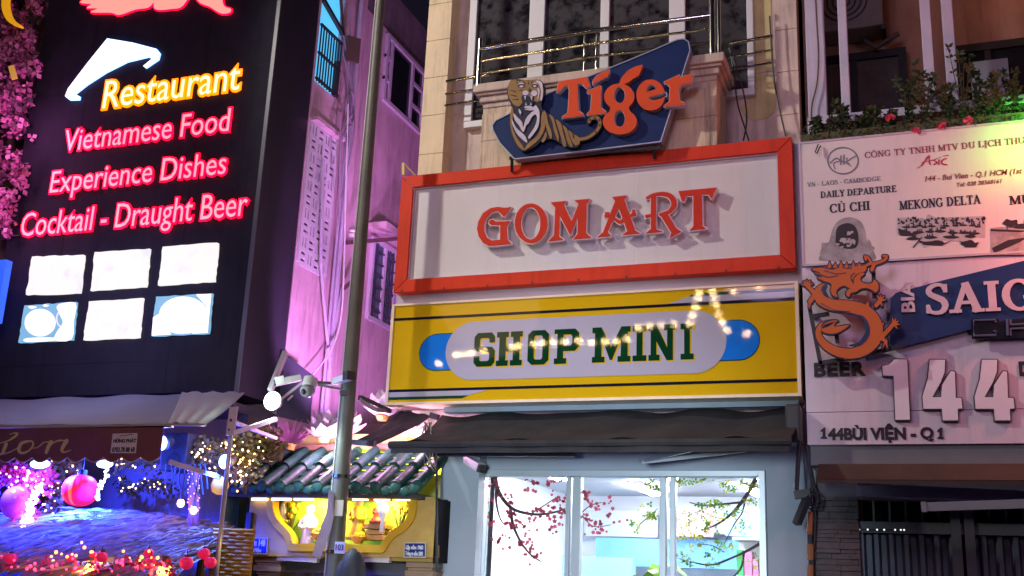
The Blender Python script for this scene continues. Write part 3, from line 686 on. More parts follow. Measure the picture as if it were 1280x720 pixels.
gr_tips = [(940, 608, 14, 6), (925, 606, 10, 8), (905, 605, 12, 9), (870, 604, 8, 8), (880, 632, 14, 8), (900, 632, 12, 8), (915, 640, 12, 8), (890, 656, 16, 8), (865, 650, 12, 9), (940, 625, 10, 5), (925, 660, 10, 8), (900, 682, 16, 8), (875, 680, 10, 8), (860, 700, 12, 6), (890, 704, 12, 7), (850, 690, 5, 4), (850, 602, 10, 5), (930, 700, 8, 8),
           (815, 605, 10, 6), (822, 612, 6, 4), (805, 640, 8, 6), (815, 648, 8, 5), (795, 655, 6, 5), (860, 670, 8, 8)]
br, fl = branch_art(gr_paths, gr_tips, 3*[0], 9, 1, 3.3, True)
br.build('branch_sticker', MATS['branch print'], Wd)
for f_, c in zip(fl, ((.13, .30, .015), (.05, .18, .015), (.34, .36, .015))): f_.build('leaf_sticker', film('leaf print %d' % (c[0]*100), c), Wd)
# lit room behind the window
m_room = mat('shop paint', (.72, .76, .82), .6, var=.03)
b = MB(); rx0, rx1, ry0, ry1 = xw0-.3, xw1+.35, 10.66, 14.5
b.box(rx0-.1, rx0, ry0, ry1, 0, 3.0); b.box(rx1, rx1+.1, ry0, ry1, 0, 3.0); b.box(rx0, rx1, ry1, ry1+.1, 0, 3.0); b.box(rx0, rx1, ry0, ry1, 2.93, 3.03)
b.build('shop_interior', m_room, G)
MB().box(rx0, rx1, ry0, ry1, .117, .125).build('shop_floor', mat('shop tiles', (.6, .62, .64), .3), G)
m_tubel = glow('white tube', (1, .97, 1.0), 105)
for i, (x, y, s) in enumerate(((-3.9, 11.5, 'by the left pane'), (-2.6, 11.4, 'behind the middle pane'), (-1.6, 11.6, 'behind the right pane'), (-3.2, 13.2, 'at the back left'), (-1.9, 13.3, 'at the back right'))):
    c = thing('ceiling_light', 'white strip light on the shop ceiling '+s, 'light', (x, y, 2.9), 'strip lights on the shop ceiling')
    MB().box(x-.08, x+.08, y-.6, y+.6, 2.9, 2.93).build('housing', m_white, c)
    MB().box(x-.06, x+.06, y-.58, y+.58, 2.87, 2.9).build('tube', m_tubel, c)
MB().box(rx0+.5, rx1-.4, 14.05, 14.2, 2.0, 2.35).build('header_board', mat('sky blue board', (.16, .40, .72), .5), None, 'light blue header board across the back wall inside the mini shop', 'board')
MB().box(-4.05, -3.2, 12.6, 12.75, .13, 2.05).build('fridge_panel', mat('fridge blue', (.30, .58, .78), .3), None, 'pale blue drinks fridge seen through the left pane', 'fridge')
sh = thing('goods_shelf', 'white goods shelf with coloured packets behind the right pane', 'shelf', (-1.35, 12.2, .12))
b = MB(); sx0, sx1 = -1.95, -1.0
for z in (.5, .95, 1.4, 1.85, 2.25): b.box(sx0, sx1, 12.0, 12.4, z, z+.03)
b.box(sx0, sx1, 12.4, 12.43, .12, 2.3); b.build('rack', m_white, sh)
random.seed(4); cols = [(.6, .05, .05), (.05, .3, .1), (.7, .5, .05), (.1, .2, .6), (.6, .2, .4)]
pk = [MB() for _ in cols]
for z in (.53, .98, 1.43, 1.88):
    x = sx0+.03
    while x < sx1-.1:
        wd = random.uniform(.06, .13); pk[random.randrange(5)].box(x, x+wd-.01, 12.05, 12.25, z, z+random.uniform(.15, .3)); x += wd
for q, c in zip(pk, cols): q.build('packets', mat('packet %d %d' % (c[0]*100, c[2]*100), c, .4), sh)
for x0_, x1_, y_, c_, lab in ((-4.3, -3.3, 14.3, (.55, .60, .66), 'pale wall panel at the back left of the shop'), (-3.15, -2.5, 13.9, (.62, .35, .40), 'pink promotion board hanging at the back of the shop'), (-2.3, -1.7, 13.6, (.25, .45, .62), 'blue promotion board hanging behind the right pane')):
    MB().box(x0_, x1_, y_, y_+.04, 2.38, 2.72).build('hanging_board', mat('board %d' % (c_[0]*100), c_, .5), None, lab, 'board', 'boards in the shop')
#sc2 = copy_thing(sh, (-3.2, 13.4, .12), 'white goods shelf with coloured packets at the back of the shop')
#sc3 = copy_thing(sh, (-4.35, 13.0, .12), 'white goods shelf with coloured packets behind the left pane')
b = MB().box(-2.95, -2.1, 14.1, 14.48, 2.42, 2.72); b.build('wall_air_conditioner', m_white, None, 'white wall air conditioner high on the back wall of the shop', 'air conditioner', bevel=.02)
pt = thing('potted_plant', 'potted plant whose leaf tip shows at the foot of the middle pane', 'plant', (-2.75, 11.0, .12))
MB().lathe((-2.75, 11.0, .12), [(.13, 0), (.18, .35)]).build('pot', mat('pot', (.3, .12, .06), .6), pt)
b = MB()
for k in range(11):
    a = k*.6; l = .5+.06*(k % 3); zt_ = 1.9 if k == 2 else 1.3+.06*k
    p = [(-2.75, 11, .45), (-2.75+.12*math.cos(a), 11+.12*math.sin(a), 1.0), (-2.75+l*.5*math.cos(a), 11+l*.4*math.sin(a), zt_), (-2.75+l*math.cos(a), 11+l*.6*math.sin(a), zt_-.08)]
    q = [Vector(v) for v in smoothline(p, 4)]; n = len(q); ws = [.015+.05*math.sin(math.pi*i/(n-1)) for i in range(n)]
    for i in range(n-1):
        s_ = Vector((-math.sin(a), math.cos(a), .3)); b.add([q[i]-s_*ws[i], q[i]+s_*ws[i], q[i+1]+s_*ws[i+1], q[i+1]-s_*ws[i+1]], [(0, 1, 2, 3)])
b.build('leaves', mat('plant leaf', (.14, .30, .03), .4), pt)
# security camera left of the window
c = thing('security_camera', 'white box camera on the grey wall at the window\'s upper left corner', 'camera', at(591, 582, 10.3))
p = at(583, 574, 10.25); q = at(601, 585, 10.12)
MB().bar(p, q, .1, .09).build('housing', m_white, c, bevel=.01)
MB().bar(q, q+(q-p).normalized()*.02, .09, .08).build('lens', m_dark, c)
MB().bar(at(590, 582, 10.25), at(594, 595, 10.38), .04).build('bracket', m_white, c)
# ------------------------------------------------------------------ house 144 on the right
H = thing('house', 'old house with a planted veranda behind the tour poster and house number board', 'building', (1.2, 10.6, 0))
m_hw = mat('brown plaster', (.30, .17, .11), .8, var=.2, scale=2, streak=.3, bump=.1)
hx0, hx1 = -.90, 4.2
b = MB()
b.box(hx0, hx1, 11.7, 16, 0, 13)
b.box(hx0-.02, hx0+.10, 10.6, 11.7, 5.8, 13)
b.box(hx0, hx1, 10.12, 11.7, 5.45, 5.80)
b.box(hx0, hx1, 10.12, 11.7, 9.6, 9.9)
b.box(hx0+.02, hx1, 10.12, 10.3, 2.9, 5.5)
b.build('wall', m_hw, H)
m_lil = mat('lilac white paint', (.55, .50, .60), .55, var=.08, streak=.15)
Yv = 10.28
zs0, zs1 = at(1100, 150, Yv).z, at(1100, 139.5, Yv).z
fr = MB()
for a, c in ((1008, 1031), (1049, 1060), (1153, 1166), (1180, 1194)):
    fr.box(at(a, 60, Yv).x, at(c, 60, Yv).x, Yv-.04, Yv+.08, zs1, 9.6)
fr.box(at(1027, 145, Yv).x, hx1, Yv-.05, Yv+.09, zs0, zs1)
fr.box(at(1008, 100, Yv).x, at(1027, 145, Yv).x, Yv-.04, Yv+.08, 5.8, zs1)
for xx_ in (1.75, 2.6, 3.6): fr.box(xx_, xx_+.1, Yv-.04, Yv+.08, zs1, 9.6)
fr.build('veranda_frame', m_lil, H, bevel=.006)
# dark windows on the back wall
def win(a, c, t, bt, Yb, name='window', pane=None):
    x0, x1 = at(a, 100, Yb).x, at(c, 100, Yb).x; z1_, z0_ = at((a+c)/2, t, Yb).z, at((a+c)/2, bt, Yb).z
    f = MB(); d = .09
    f.box(x0, x1, Yb-.06, Yb+.1, z1_-d, z1_); f.box(x0, x0+d, Yb-.06, Yb+.1, z0_, z1_-d); f.box(x1-d, x1, Yb-.06, Yb+.1, z0_, z1_-d); xm = (x0+x1)/2-.1; f.box(xm, xm+.06, Yb-.05, Yb+.1, z0_, z1_-d)
    W_ = f.build(name, mat('black window wood', (.012, .010, .010), .5), H)
    MB().box(x0+d, x1-d, Yb-.02, Yb+.05, z0_, z1_-d).build('pane', pane, W_)
    return W_
m_curt = mat('brown curtain', (.075, .06, .052), .6, var=.4, scale=5, bump=.4, bscale=9, bstretch=(3, 3, .1))
win(1020, 1135, 68, 150, 11.62, pane=m_curt)
win(1193, 1300, 54, 150, 11.62, pane=mat('dark pane', (.015, .014, .016), .2))
q0, q1 = at(1212, 79, 11.5), at(1265, 136, 11.5)
MB().box(q0.x, q1.x, 11.48, 11.52, q1.z, q0.z).build('curtain', mat('pale blue cloth', (.26, .30, .36), .7, var=.1), H)
# air conditioner
ac = thing('air_conditioner', 'dark air conditioner outdoor unit with round fan on the veranda wall', 'air conditioner', at(1070, 30, 11.3))
a, c = at(1020, -40, 11.3), at(1104, 30, 11.3)
b = MB().box(a.x, c.x, 11.3, 11.66, c.z, a.z); b.build('case', mat('dark grey case', (.20, .18, .17), .5), ac, bevel=.02)  # case is an even dark grey
f = at(1055, 2, 11.29)
b = MB()
for r in (.06, .12, .18, .24): b.tube([(f.x+r*math.cos(t*math.pi/12), 11.285, f.z+r*math.sin(t*math.pi/12)) for t in range(25)], .008, 5)
b.build('fan_grille', m_dark, ac)
MB().bar((a.x, 11.3, c.z-.03), (a.x, 11.66, c.z-.03), .05).bar((c.x, 11.3, c.z-.03), (c.x, 11.66, c.z-.03), .05).build('bracket', m_dark, ac)
MB().tube([at(1080, 50, 11.5), at(1095, 60, 11.5), at(1110, 50, 11.5), at(1123, 42, 11.5)], .03).build('hose', mat('grey hose', (.08, .07, .07), .6), ac, smooth='all')
# planter with small plants on the veranda edge
pt = MB(); a, c = at(1003, 178, 9.98), at(1003, 152, 9.98)
px0 = at(1001, 165, 9.98).x
MB().box(px0, hx1, 9.98, 10.2, 5.80, 5.96).build('planter_box', mat('mossy concrete', (.10, .095, .05), .85, var=.4, scale=8, bump=.4), None, 'mossy concrete planter ledge along the top of the tour poster', 'planter')
m_leafs = [mat('planter leaf a', (.020, .045, .010), .6), mat('planter leaf b', (.045, .065, .022), .6)]
m_stem = mat('plant stem', (.05, .06, .02), .7)
def leaf(mb, p, d, l, wd):
    d = Vector(d).normalized(); s_ = d.cross(Vector((random.uniform(-.4, .4), 1, .3))).normalized()*wd; p = Vector(p)
    mb.add([p, p+d*l*.5+s_, p+d*l, p+d*l*.5-s_], [(0, 1, 2, 3)])
def small_plant(x, y, z, h, n, seed, lab, flower=None, lw=.014, ll=.06, bush=1):
    random.seed(seed)
    t_ = thing('potted_plant', lab, 'plant', (x, y, z), 'plants along the veranda planter')
    st, lf = MB(), MB(); fpos = []
    for k in range(n):
        a = random.uniform(0, 6.3); tip = Vector((x+math.cos(a)*h*.3*bush*random.random(), y+math.sin(a)*.1, z+h*random.uniform(.55, 1)))
        pts = smoothline([(x, y, z-.03), (x+(tip.x-x)*.3, y, z+h*.3), tuple(tip)], 4); st.tube(pts, [.007-.004*i/(len(pts)-1) for i in range(len(pts))], 5)
        for p in pts[2:]:
            for j in range(3): leaf(lf, Vector(p), (random.uniform(-1, 1), random.uniform(-1, .6), random.uniform(-.1, .9)), ll*random.uniform(.6, 1.2), lw)
        fpos.append(tip)
        for j in range(5): leaf(lf, tip, (random.uniform(-1, 1), random.uniform(-1, .6), random.uniform(-.5, .7)), ll*random.uniform(.7, 1.2), lw)
    st.build('stem', m_stem, t_); lf.build('leaves', m_leafs[seed % 2], t_)
    if flower:
        f_ = MB(); c = Vector(flower)
        for j in range(14):
            d = Vector((random.uniform(-1, 1), random.uniform(-1, .2), random.uniform(-.8, .8))).normalized(); s_ = d.cross(Vector((0, 1, .2))).normalized()*.022
            f_.add([c, c+d*.032+s_, c+d*.05, c+d*.032-s_], [(0, 1, 2, 3)])
        f_.build('flower', mat('pink flower', (.60, .08, .16), .5), t_)
spec = [(1022, 152, .16, 6, 'low dark plant at the left end of the veranda planter', None), (1052, 148, .34, 5, 'small bushy plant in front of the thin veranda post', None), (1075, 150, .18, 8, 'low leafy plant under the dark curtained window', None), (1092, 150, .22, 7, 'low leafy plant beside the first pink flower', (1113, 148)),
        (1137, 150, .62, 4, 'tall thin plant with dark leaf tufts before the curtained window', (1145, 164)), (1158, 150, .55, 4, 'tall plant with a round leaf tuft left of the wide veranda post', None), (1186, 150, .5, 4, 'tall plant between the two wide veranda posts', (1177, 158)), (1206, 150, .75, 3, 'tallest plant with a wispy stem in front of the black window', (1210, 151)), (1224, 150, .6, 4, 'branching plant with a flat leaf cluster before the pale pane', None),
        (1252, 150, .45, 5, 'green lit plant at the right of the pale pane', None), (1272, 150, .55, 5, 'green lit plant at the right edge of the veranda', None), (1040, 150, .14, 8, 'lowest plant between the two left veranda posts', None), (1115, 150, .16, 9, 'low plant right under the first pink flower', None), (1240, 150, .2, 8, 'low green lit plant under the pale pane', None)]
for i, (px, py, h, n, lab, fl) in enumerate(spec):
    p = at(px, 160, 10.08)
    small_plant(p.x, 10.08, 5.96, h, n+2, 20+i, lab, tuple(at(fl[0], fl[1], 9.95)) if fl else None)

random.seed(77); b = MB(); b2 = MB()
for k in range(1500):
    x = random.uniform(px0+.03, 2.6); p = Vector((x, random.uniform(9.97, 10.16), 5.94+random.uniform(0, .07+.05*math.sin(x*9)**2)))
    if random.random() < .3: p.y = 9.965; p.z = 5.95-random.uniform(0, .09)
    leaf(b if k % 3 else b2, p, (random.uniform(-1, 1), random.uniform(-1, .3), random.uniform(-.7, .9)), random.uniform(.025, .05), .009)
gc = thing('ground_cover', 'low trailing greenery filling the mossy planter ledge', 'ground cover', (.8, 10.05, 5.94))
o_ = b.build('green_leaves', m_leafs[0], gc); o_ = b2.build('yellowish_leaves', mat('yellowish leaf', (.10, .085, .025), .6), gc); gc['kind'] = 'stuff'

# tour poster
m_post = mat('white vinyl', (.74, .67, .64), .45, var=.06, scale=1, spec=.15, streak=.08, bump=.03, bscale=3)
m_ink = mat('black ink', (.02, .012, .016), .5); m_gink = mat('grey ink', (.20, .19, .21), .5); m_rink = mat('dark red ink', (.30, .04, .05), .5)
Pq = thing('tour_poster', 'white vinyl tour company poster with three black and white pictures above the house number board', 'sign', (.6, 9.97, 4.65))
tx0, tx1 = at(1001.5, 250, 9.95).x, 2.15; tz0, tz1 = at(1004, 332, 9.95).z, at(1002, 179, 9.95).z
MB().box(tx0, tx1, 9.95, 10.11, tz0, tz1).build('panel', m_post, Pq)
MB().ext([], [], edges([(tx0, tz0), (tx1, tz0), (tx1, tz1), (tx0, tz1)], .02), y0=9.943, y1=9.95).build('edge_trim', mat('pale trim', (.5, .44, .5), .4), Pq)
YP = 9.946
Z9 = (4, 980, 160)
def zp(x, y): return (x/4+980, y/4+160)
b = MB(); pserif(b, 'CÔNG TY TNHH MTV DU LỊCH THƯƠNG MẠI', zp(402, 138), zp(1410, 70), 7.6, YP, depth=.003)
b.build('company_lettering', m_rink, Pq)
b = MB(); ptext(b, '144 - Bui Vien - Q.1 HCM (1st floor)', zp(705, 262), zp(1295, 222), 6.5, YP, depth=.003, bold=.012, shear=.25)
ptext(b, 'Tel: 028 38368161', zp(865, 292), zp(1090, 276), 5, YP, depth=.003, bold=.01, shear=.25)
b.build('address_lettering', mat('brown ink', (.26, .07, .05), .5), Pq)
b = MB(); pserif(b, 'VN - LAOS - CAMBODGE', zp(116, 288), zp(484, 268), 5.4, YP, depth=.003); b.build('country_lettering', m_gink, Pq)
b = MB(); pserif(b, 'DAILY DEPARTURE', zp(183, 360), zp(563, 308), 8, YP, depth=.003, T=.2, t=.08); b.build('heading_lettering', m_ink, Pq); b = MB()
pserif(b, 'CỦ CHI', zp(228, 422), zp(430, 412), 11, YP, depth=.003, T=.2, t=.08); b.build('heading_lettering', m_ink, Pq); b = MB()
pserif(b, 'MEKONG DELTA', zp(578, 402), zp(985, 385), 11, YP, depth=.003, T=.2, t=.08); b.build('heading_lettering', m_ink, Pq); b = MB()
pserif(b, 'MŨI NÉ', zp(1128, 378), zp(1390, 370), 11, YP, depth=.003, T=.2, t=.08)
b.build('heading_lettering', m_ink, Pq)
# script word in red
b = MB()
P = []
for pts, ws in (([(668, 200), (690, 185), (715, 150), (728, 138)], [3, 8, 9, 4]), ([(728, 138), (726, 165), (732, 184)], [4, 8, 4]), ([(690, 172), (745, 160)], [3, 4]),
                ([(768, 152), (750, 160), (765, 172), (748, 184)], [3, 6, 7, 3]), ([(775, 158), (774, 182)], [6, 7]), ([(778, 148), (780, 146)], [5, 5]), ([(812, 152), (792, 160), (790, 178), (818, 184)], [5, 7, 8, 3]), ([(795, 140), (822, 136)], [3, 4])):
    P += [pl(q, YP, *Z9) for q in stroke(smoothline(pts, 3), [ws[min(int(i/3), len(ws)-1)] for i in range(3*(len(pts)-1)+1)])]
b.ext(P, y0=YP, y1=YP+.003); b.build('script_word', mat('red ink', (.45, .02, .06), .5), Pq)
# round emblem
P = [];
for q in edges(circle(295, 163, 76, 66, 30), 7)+stroke(smoothline([(232, 175), (262, 150), (300, 172), (340, 150), (358, 140)], 3), 6)+stroke(smoothline([(255, 205), (250, 175), (290, 165), (335, 190)], 3), 5)+stroke([(285, 140), (283, 182)], 7)+stroke([(300, 135), (299, 180)], 7)+stroke([(315, 150), (316, 178), (325, 176)], 6): P.append(pl(q, YP, *Z9))
MB().ext(P, y0=YP, y1=YP+.003).build('emblem', m_gink, Pq)
# three printed pictures
def blob(cx, cy, rx, ry, seed, n=11, j=.35):
    random.seed(seed); return closed([(cx+rx*(1+random.uniform(-j, j))*math.cos(6.283*i/n), cy+ry*(1+random.uniform(-j, j))*math.sin(6.283*i/n)) for i in range(n)], 3)
m_pg = mat('print grey', (.34, .31, .31), .5, var=.5, scale=9); m_pd = mat('print dark', (.03, .022, .026), .5, var=.3); m_pm = mat('print mid grey', (.15, .13, .135), .5, var=.5, scale=14); m_pl2 = mat('print pale', (.46, .42, .42), .5, var=.2, scale=12)
pic = MB(); pic.ext([pl(q, 9.947, *Z9) for q in [closed([(175, 660), (215, 605), (228, 560), (245, 500), (275, 462), (322, 446), (372, 458), (402, 500), (412, 560), (440, 600), (455, 665), (330, 668)], 3)]+[blob(200+i*13, 610+14*math.sin(i*2.1), 26, 34, 60+i, 13, .5) for i in range(18)]], y0=9.947, y1=9.95)
pic1 = pic.build('tunnel_picture', m_pg, Pq)
MB().ext([pl(closed([(258, 545), (268, 495), (315, 475), (355, 492), (372, 545), (358, 598), (300, 600), (262, 580)], 3), 9.944, *Z9)], y0=9.944, y1=9.947).build('tunnel_mouth', m_pd, pic1)
MB().ext([pl(q, 9.942, *Z9) for q in [blob(268+random.uniform(0, 85), 515+random.uniform(0, 85), random.uniform(5, 13), random.uniform(4, 12), 300+k, 8, .6) for k in range(13)]], y0=9.942, y1=9.944).build('tunnel_figure', m_pl2, pic1)
pic2 = MB().ext([pl([(566, 448), (700, 450), (702, 470), (720, 430), (760, 448), (1006, 440), (1006, 548), (965, 545), (900, 570), (800, 560), (700, 600), (650, 540), (568, 535)], 9.947, *Z9)], y0=9.947, y1=9.95).build('river_market_picture', m_pl2, Pq)
P = [];
random.seed(100)
for k in range(70): P.append(pl(blob(random.uniform(572, 1000), random.uniform(448, 478), random.uniform(2, 7), random.uniform(3, 8), k, 8, .6), 9.944, *Z9)); random.seed(900+k)
for y_, n_, rx_, ry_ in ((492, 11, 20, 5), (522, 7, 30, 7), (548, 4, 36, 8)):
    for k in range(n_):
        random.seed(k*31+y_); x_ = 585+(400)*(k+.5)/n_+random.uniform(-12, 12); yy_ = y_+random.uniform(-7, 7)
        P.append(pl(blob(x_, yy_, rx_*random.uniform(.7, 1.1), ry_, k+y_, 9, .15), 9.944, *Z9))
        for f_ in range(random.randint(2, 4)): P.append(pl(blob(x_+random.uniform(-.7, .7)*rx_, yy_-random.uniform(7, 12), 3, random.uniform(5, 9), f_+k, 7, .3), 9.944, *Z9))
P += [pl(q, 9.944, *Z9) for q in ([(668, 560), (700, 585), (790, 588), (838, 562), (800, 575), (720, 572)], [(878, 565), (905, 596), (960, 596), (975, 570), (930, 580)], [(568, 500), (580, 538), (640, 540), (700, 520), (640, 525)], stroke([(645, 598), (690, 545)], 5)[0], blob(920, 575, 40, 14, 8), blob(740, 575, 60, 12, 9))]
MB().ext(P, y0=9.944, y1=9.947).build('boats', m_pd, pic2)
a = [(1032, 500), (1330, 470), (1330, 630), (1034, 636)]
pic3 = MB().ext([pl(a, 9.947, *Z9)], y0=9.947, y1=9.95).build('beach_picture', m_pg, Pq)
P = [pl(q, 9.944, *Z9) for q in (blob(1140, 475, 42, 20, 31), blob(1185, 492, 34, 12, 32), blob(1260, 470, 60, 22, 33), [(1034, 505), (1200, 512), (1330, 498), (1330, 505), (1180, 520), (1034, 515)], [(1040, 600), (1120, 560), (1220, 545), (1180, 570), (1090, 610), (1050, 625)], stroke([(1118, 480), (1115, 512)], 4)[0])]
MB().ext(P, y0=9.944, y1=9.947).build('trees', m_pd, pic3)
# curled wire hanging on the poster's left corner
MB().tube([at(1023, 180, 9.92), at(1019, 190, 9.9), at(1021, 192, 9.9), at(1026, 182, 9.92)], .006, 5).build('loose_wire', m_dark, None, 'short curled black wire hanging over the poster\'s upper left corner', 'wire')

# house number board
Hn = thing('house_number_board', 'white board with raised house number 144 and black street lettering', 'sign', (.6, 9.97, 3.0))
sx0, sx1 = at(1006, 450, 9.97).x, 2.15; sz0, sz1 = at(1009, 556, 9.97).z, tz0-.012
m_vb = mat('lilac white board', (.64, .56, .63), .45, var=.07, scale=1.2, streak=.16, bump=.03, bscale=3)
zj = at(1100, 514, 9.97).z
b = MB(); b.box(sx0, sx1, 9.97, 10.11, sz0, zj-.003); b.box(sx0, sx1, 9.972, 10.11, zj+.003, sz1); b.build('panel', m_vb, Hn)
Z3 = (4.571, 1000, 430)
one = [(540, 88), (612, 88), (628, 432), (545, 433), (535, 182), (475, 179), (470, 126), (508, 118)]
four = [(742, 90), (829, 90), (826, 160), (805, 215), (756, 304), (806, 304), (812, 235), (862, 155), (885, 158), (890, 308), (922, 308), (928, 368), (901, 370), (904, 436), (816, 436), (811, 370), (705, 370), (700, 300), (730, 200)]
four2 = [(x+298, y) for x, y in four]
m_side = mat('digit side', (.06, .05, .07), .4); m_face = mat('digit face', (.76, .70, .76), .4, var=.05)
for q in (one, four, four2):
    o_ = MB().ext([pl(q, 9.93, *Z3)], [], edges(pl(q, 9.93, *Z3), .02), y0=9.936, y1=9.969).build('digit', m_side, Hn)
    MB().ext([pl(q, 9.93, *Z3)], y0=9.928, y1=9.936).build('digit_face', m_face, o_)
b = MB(); ptext(b, '44BÙI VIỆN - Q', (1035, 548), (1167.5, 549.3), 14, 9.963, depth=.007, bold=.05)
for x in (118, 785):
    b.ext([pl([(x, 494), (x+17, 478), (x+27, 478), (x+27, 530), (x+37, 532), (x+37, 541), (x, 541), (x, 532), (x+11, 530), (x+11, 500), (x, 502)], 9.963, *Z3)], y0=9.96, y1=9.968)
b.build('street_lettering', m_ink, Hn)
b = MB(); ptext(b, 'BEER', (1017.7, 469), (1082.5, 469), 16.5, 9.958, depth=.012, bold=.045, space=1.15); b.build('drink_lettering', m_ink, Hn); b = MB(); ptext(b, 'D', (1274.5, 468), (1290, 468), 16.5, 9.958, depth=.012, bold=.045)
b.build('drink_lettering', m_ink, Hn)

# dragon beer sign
Dg = thing('beer_sign', 'navy slanted beer sign with an orange S shaped dragon above the number 144', 'sign', at(1120, 400, 9.9))
P = pl([(1113, 373), (1120, 366), (1180, 350), (1300, 321), (1520, 262), (1520, 380), (1300, 393), (1212, 412), (1118, 436), (1112.5, 428)], 9.90)
MB().ext([P], y0=9.90, y1=9.96).build('panel', mat('deep blue panel', (.012, .035, .13), .35, var=.15), Dg)
m_lp = mat('pink white letters', (.62, .50, .56), .4)
b = MB(); pserif(b, 'SAIGON', (1157, 387.5), (1390, 387.5), 37, 9.87, depth=.028, T=.2, t=.11, track=.05); b.build('lettering', m_lp, Dg)
# upright small word
b = MB(); v = []
p0 = at(1143.5, 391, 9.88); p1 = at(1143.5, 352, 9.88); cw = at(1143.5, 391, 9.88).x-at(1127, 391, 9.88).x
tv, tf = text_data('BIA', .03); hc = text_data('H', .03)[0]; hc = max(p[1] for p in hc); ln_ = max(p[0] for p in tv)
b.add([(p0.x-p[1]/hc*cw, 9.885-p[2]*.02, p0.z+p[0]/ln_*(p1.z-p0.z)) for p in tv], tf); b.build('upright_lettering', m_lp, Dg)
# open tube letters on a black bar
YC = 9.86
Zc = (5.54, 1100, 320)
o_ = MB().ext([pl([(630, 440), (650, 432), (810, 432), (830, 455), (880, 440), (1120, 425), (1120, 560), (635, 575)], YC+.03, *Zc)], y0=YC+.03, y1=9.9).build('tube_letter_backing', mat('black acrylic', (.010, .010, .018), .25), Dg)
b = MB(); tube = lambda pts: b.tube([(p[0], YC, p[1]) for p in pl(pts, YC, *Zc)], .011, 6)
tube([(800, 460), (800, 442), (648, 446), (650, 552), (805, 548), (806, 522), (785, 522)]); tube([(880, 440), (884, 550), (905, 550), (905, 505), (1000, 500)]); tube([(905, 478), (1000, 472)]); tube([(905, 478), (903, 440)])
b.build('tube_letter', mat('unlit neon tube', (.10, .12, .2), .2), Dg)
# dragon
Z8 = (4.8, 995, 310); YD = 9.74
def var(ws, n): return [ws[min(int(i/n), len(ws)-2)]+(ws[min(int(i/n)+1, len(ws)-1)]-ws[min(int(i/n), len(ws)-2)])*((i/n) % 1) if i/n < len(ws)-1 else ws[-1] for i in range(n*(len(ws)-1)+1)]
cl_ = [(165, 225), (135, 262), (150, 310), (220, 342), (310, 350), (395, 370), (450, 415), (478, 475), (468, 545), (420, 600), (345, 632), (260, 625), (190, 592), (142, 540), (135, 490), (160, 455), (210, 440), (250, 437)]
cw_ = [26, 52, 62, 66, 70, 74, 82, 86, 84, 74, 62, 56, 48, 38, 30, 22, 14, 4]
body = stroke(smoothline(cl_, 4), var(cw_, 4), 8)
extra = [closed(p, 4) for p in ([(150, 488), (200, 470), (238, 442), (232, 472), (318, 462), (250, 508), (185, 512)],
   # mane and head
   [(95, 128), (150, 118), (215, 130), (262, 118), (318, 126), (372, 108), (420, 112), (415, 138), (380, 150), (352, 168), (338, 200), (345, 232), (320, 240), (292, 226), (262, 236), (240, 262), (250, 292), (222, 284), (208, 256), (214, 222), (196, 206), (162, 196), (128, 176), (158, 172), (112, 148), (150, 148)],
   [(352, 178), (385, 150), (412, 152), (388, 176), (392, 202), (428, 214), (458, 208), (470, 190), (492, 212), (494, 248), (478, 266), (452, 250), (424, 240), (388, 244), (360, 262), (330, 268), (318, 292), (300, 276), (312, 250), (338, 236), (346, 210)],
   [(300, 205), (318, 165), (345, 140), (330, 175), (328, 208), (312, 226)])]
extra += [[(x, 120), (x+14, 78+7*(k % 2)), (x+26, 118)] for k, x in enumerate((188, 222, 256, 290, 330, 366))]
extra += stroke(smoothline([(410, 112), (440, 95), (480, 92), (530, 72), (545, 50), (525, 48)], 3), 15)+stroke(smoothline([(455, 95), (435, 60), (415, 50), (420, 70)], 3), 14)+stroke([(455, 130), (470, 95)], 20)
extra += [[(488, 470), (530, 445), (505, 505)], [(492, 520), (530, 500), (495, 560)], [(455, 590), (500, 570), (440, 620)], [(345, 640), (395, 650), (330, 665)], [(280, 640), (300, 668), (240, 630)], [(400, 350), (435, 322), (440, 360)]]
def claw(x, y, ax, ay, dirs, wd=24, fl=34):
    out = stroke([(ax, ay), (x, y)], wd)
    for d in dirs: out += stroke([(x, y), (x+fl*.6*math.cos(R(d)), y-fl*.6*math.sin(R(d))), (x+fl*math.cos(R(d)), y-fl*math.sin(R(d)))], [wd*.55, wd*.42, 5])
    return out
extra += claw(68, 225, 110, 270, (60, 95, 130, 165, 20))+claw(505, 315, 480, 345, (50, 85, 120, 10, -70))+claw(585, 455, 520, 530, (100, 65, 30, -5, -50))+claw(85, 320, 110, 285, (-100,), 26, 40)+claw(540, 560, 510, 540, (-120, -80), 20, 40)
polys = body+extra
lift = [pl(q, YD, *Z8) for q in polys]
MB().ext(lift, [], [e for q, o_ in zip(polys, lift) for e in (edges(o_, .022) if len(o_) > 4 else edges(o_, .018))], y0=YD+.004, y1=YD+.05).build('dragon_outline', m_tn, Dg)
MB().ext(lift, y0=YD, y1=YD+.004).build('dragon', mat('dragon orange', (.60, .13, .018), .5, var=.06), Dg)
navy = stroke(smoothline([(188, 210), (165, 250), (195, 295)], 4), [8, 14, 22, 26, 28, 24, 18, 12, 6])+stroke(smoothline([(300, 402), (390, 410), (425, 460), (425, 520), (380, 575), (320, 585)], 4), var([4, 14, 22, 30, 26, 6], 4))+stroke(smoothline([(150, 470), (180, 440), (240, 428)], 3), [3, 6, 9, 9, 7, 5, 3])
slit = stroke(smoothline([(150, 330), (230, 372), (320, 380)], 3), 4)+stroke(smoothline([(128, 150), (190, 175), (250, 165)], 3), 5)+stroke(smoothline([(170, 135), (240, 155), (300, 148)], 3), 5)+stroke(smoothline([(335, 200), (330, 170), (350, 150)], 3), 6)
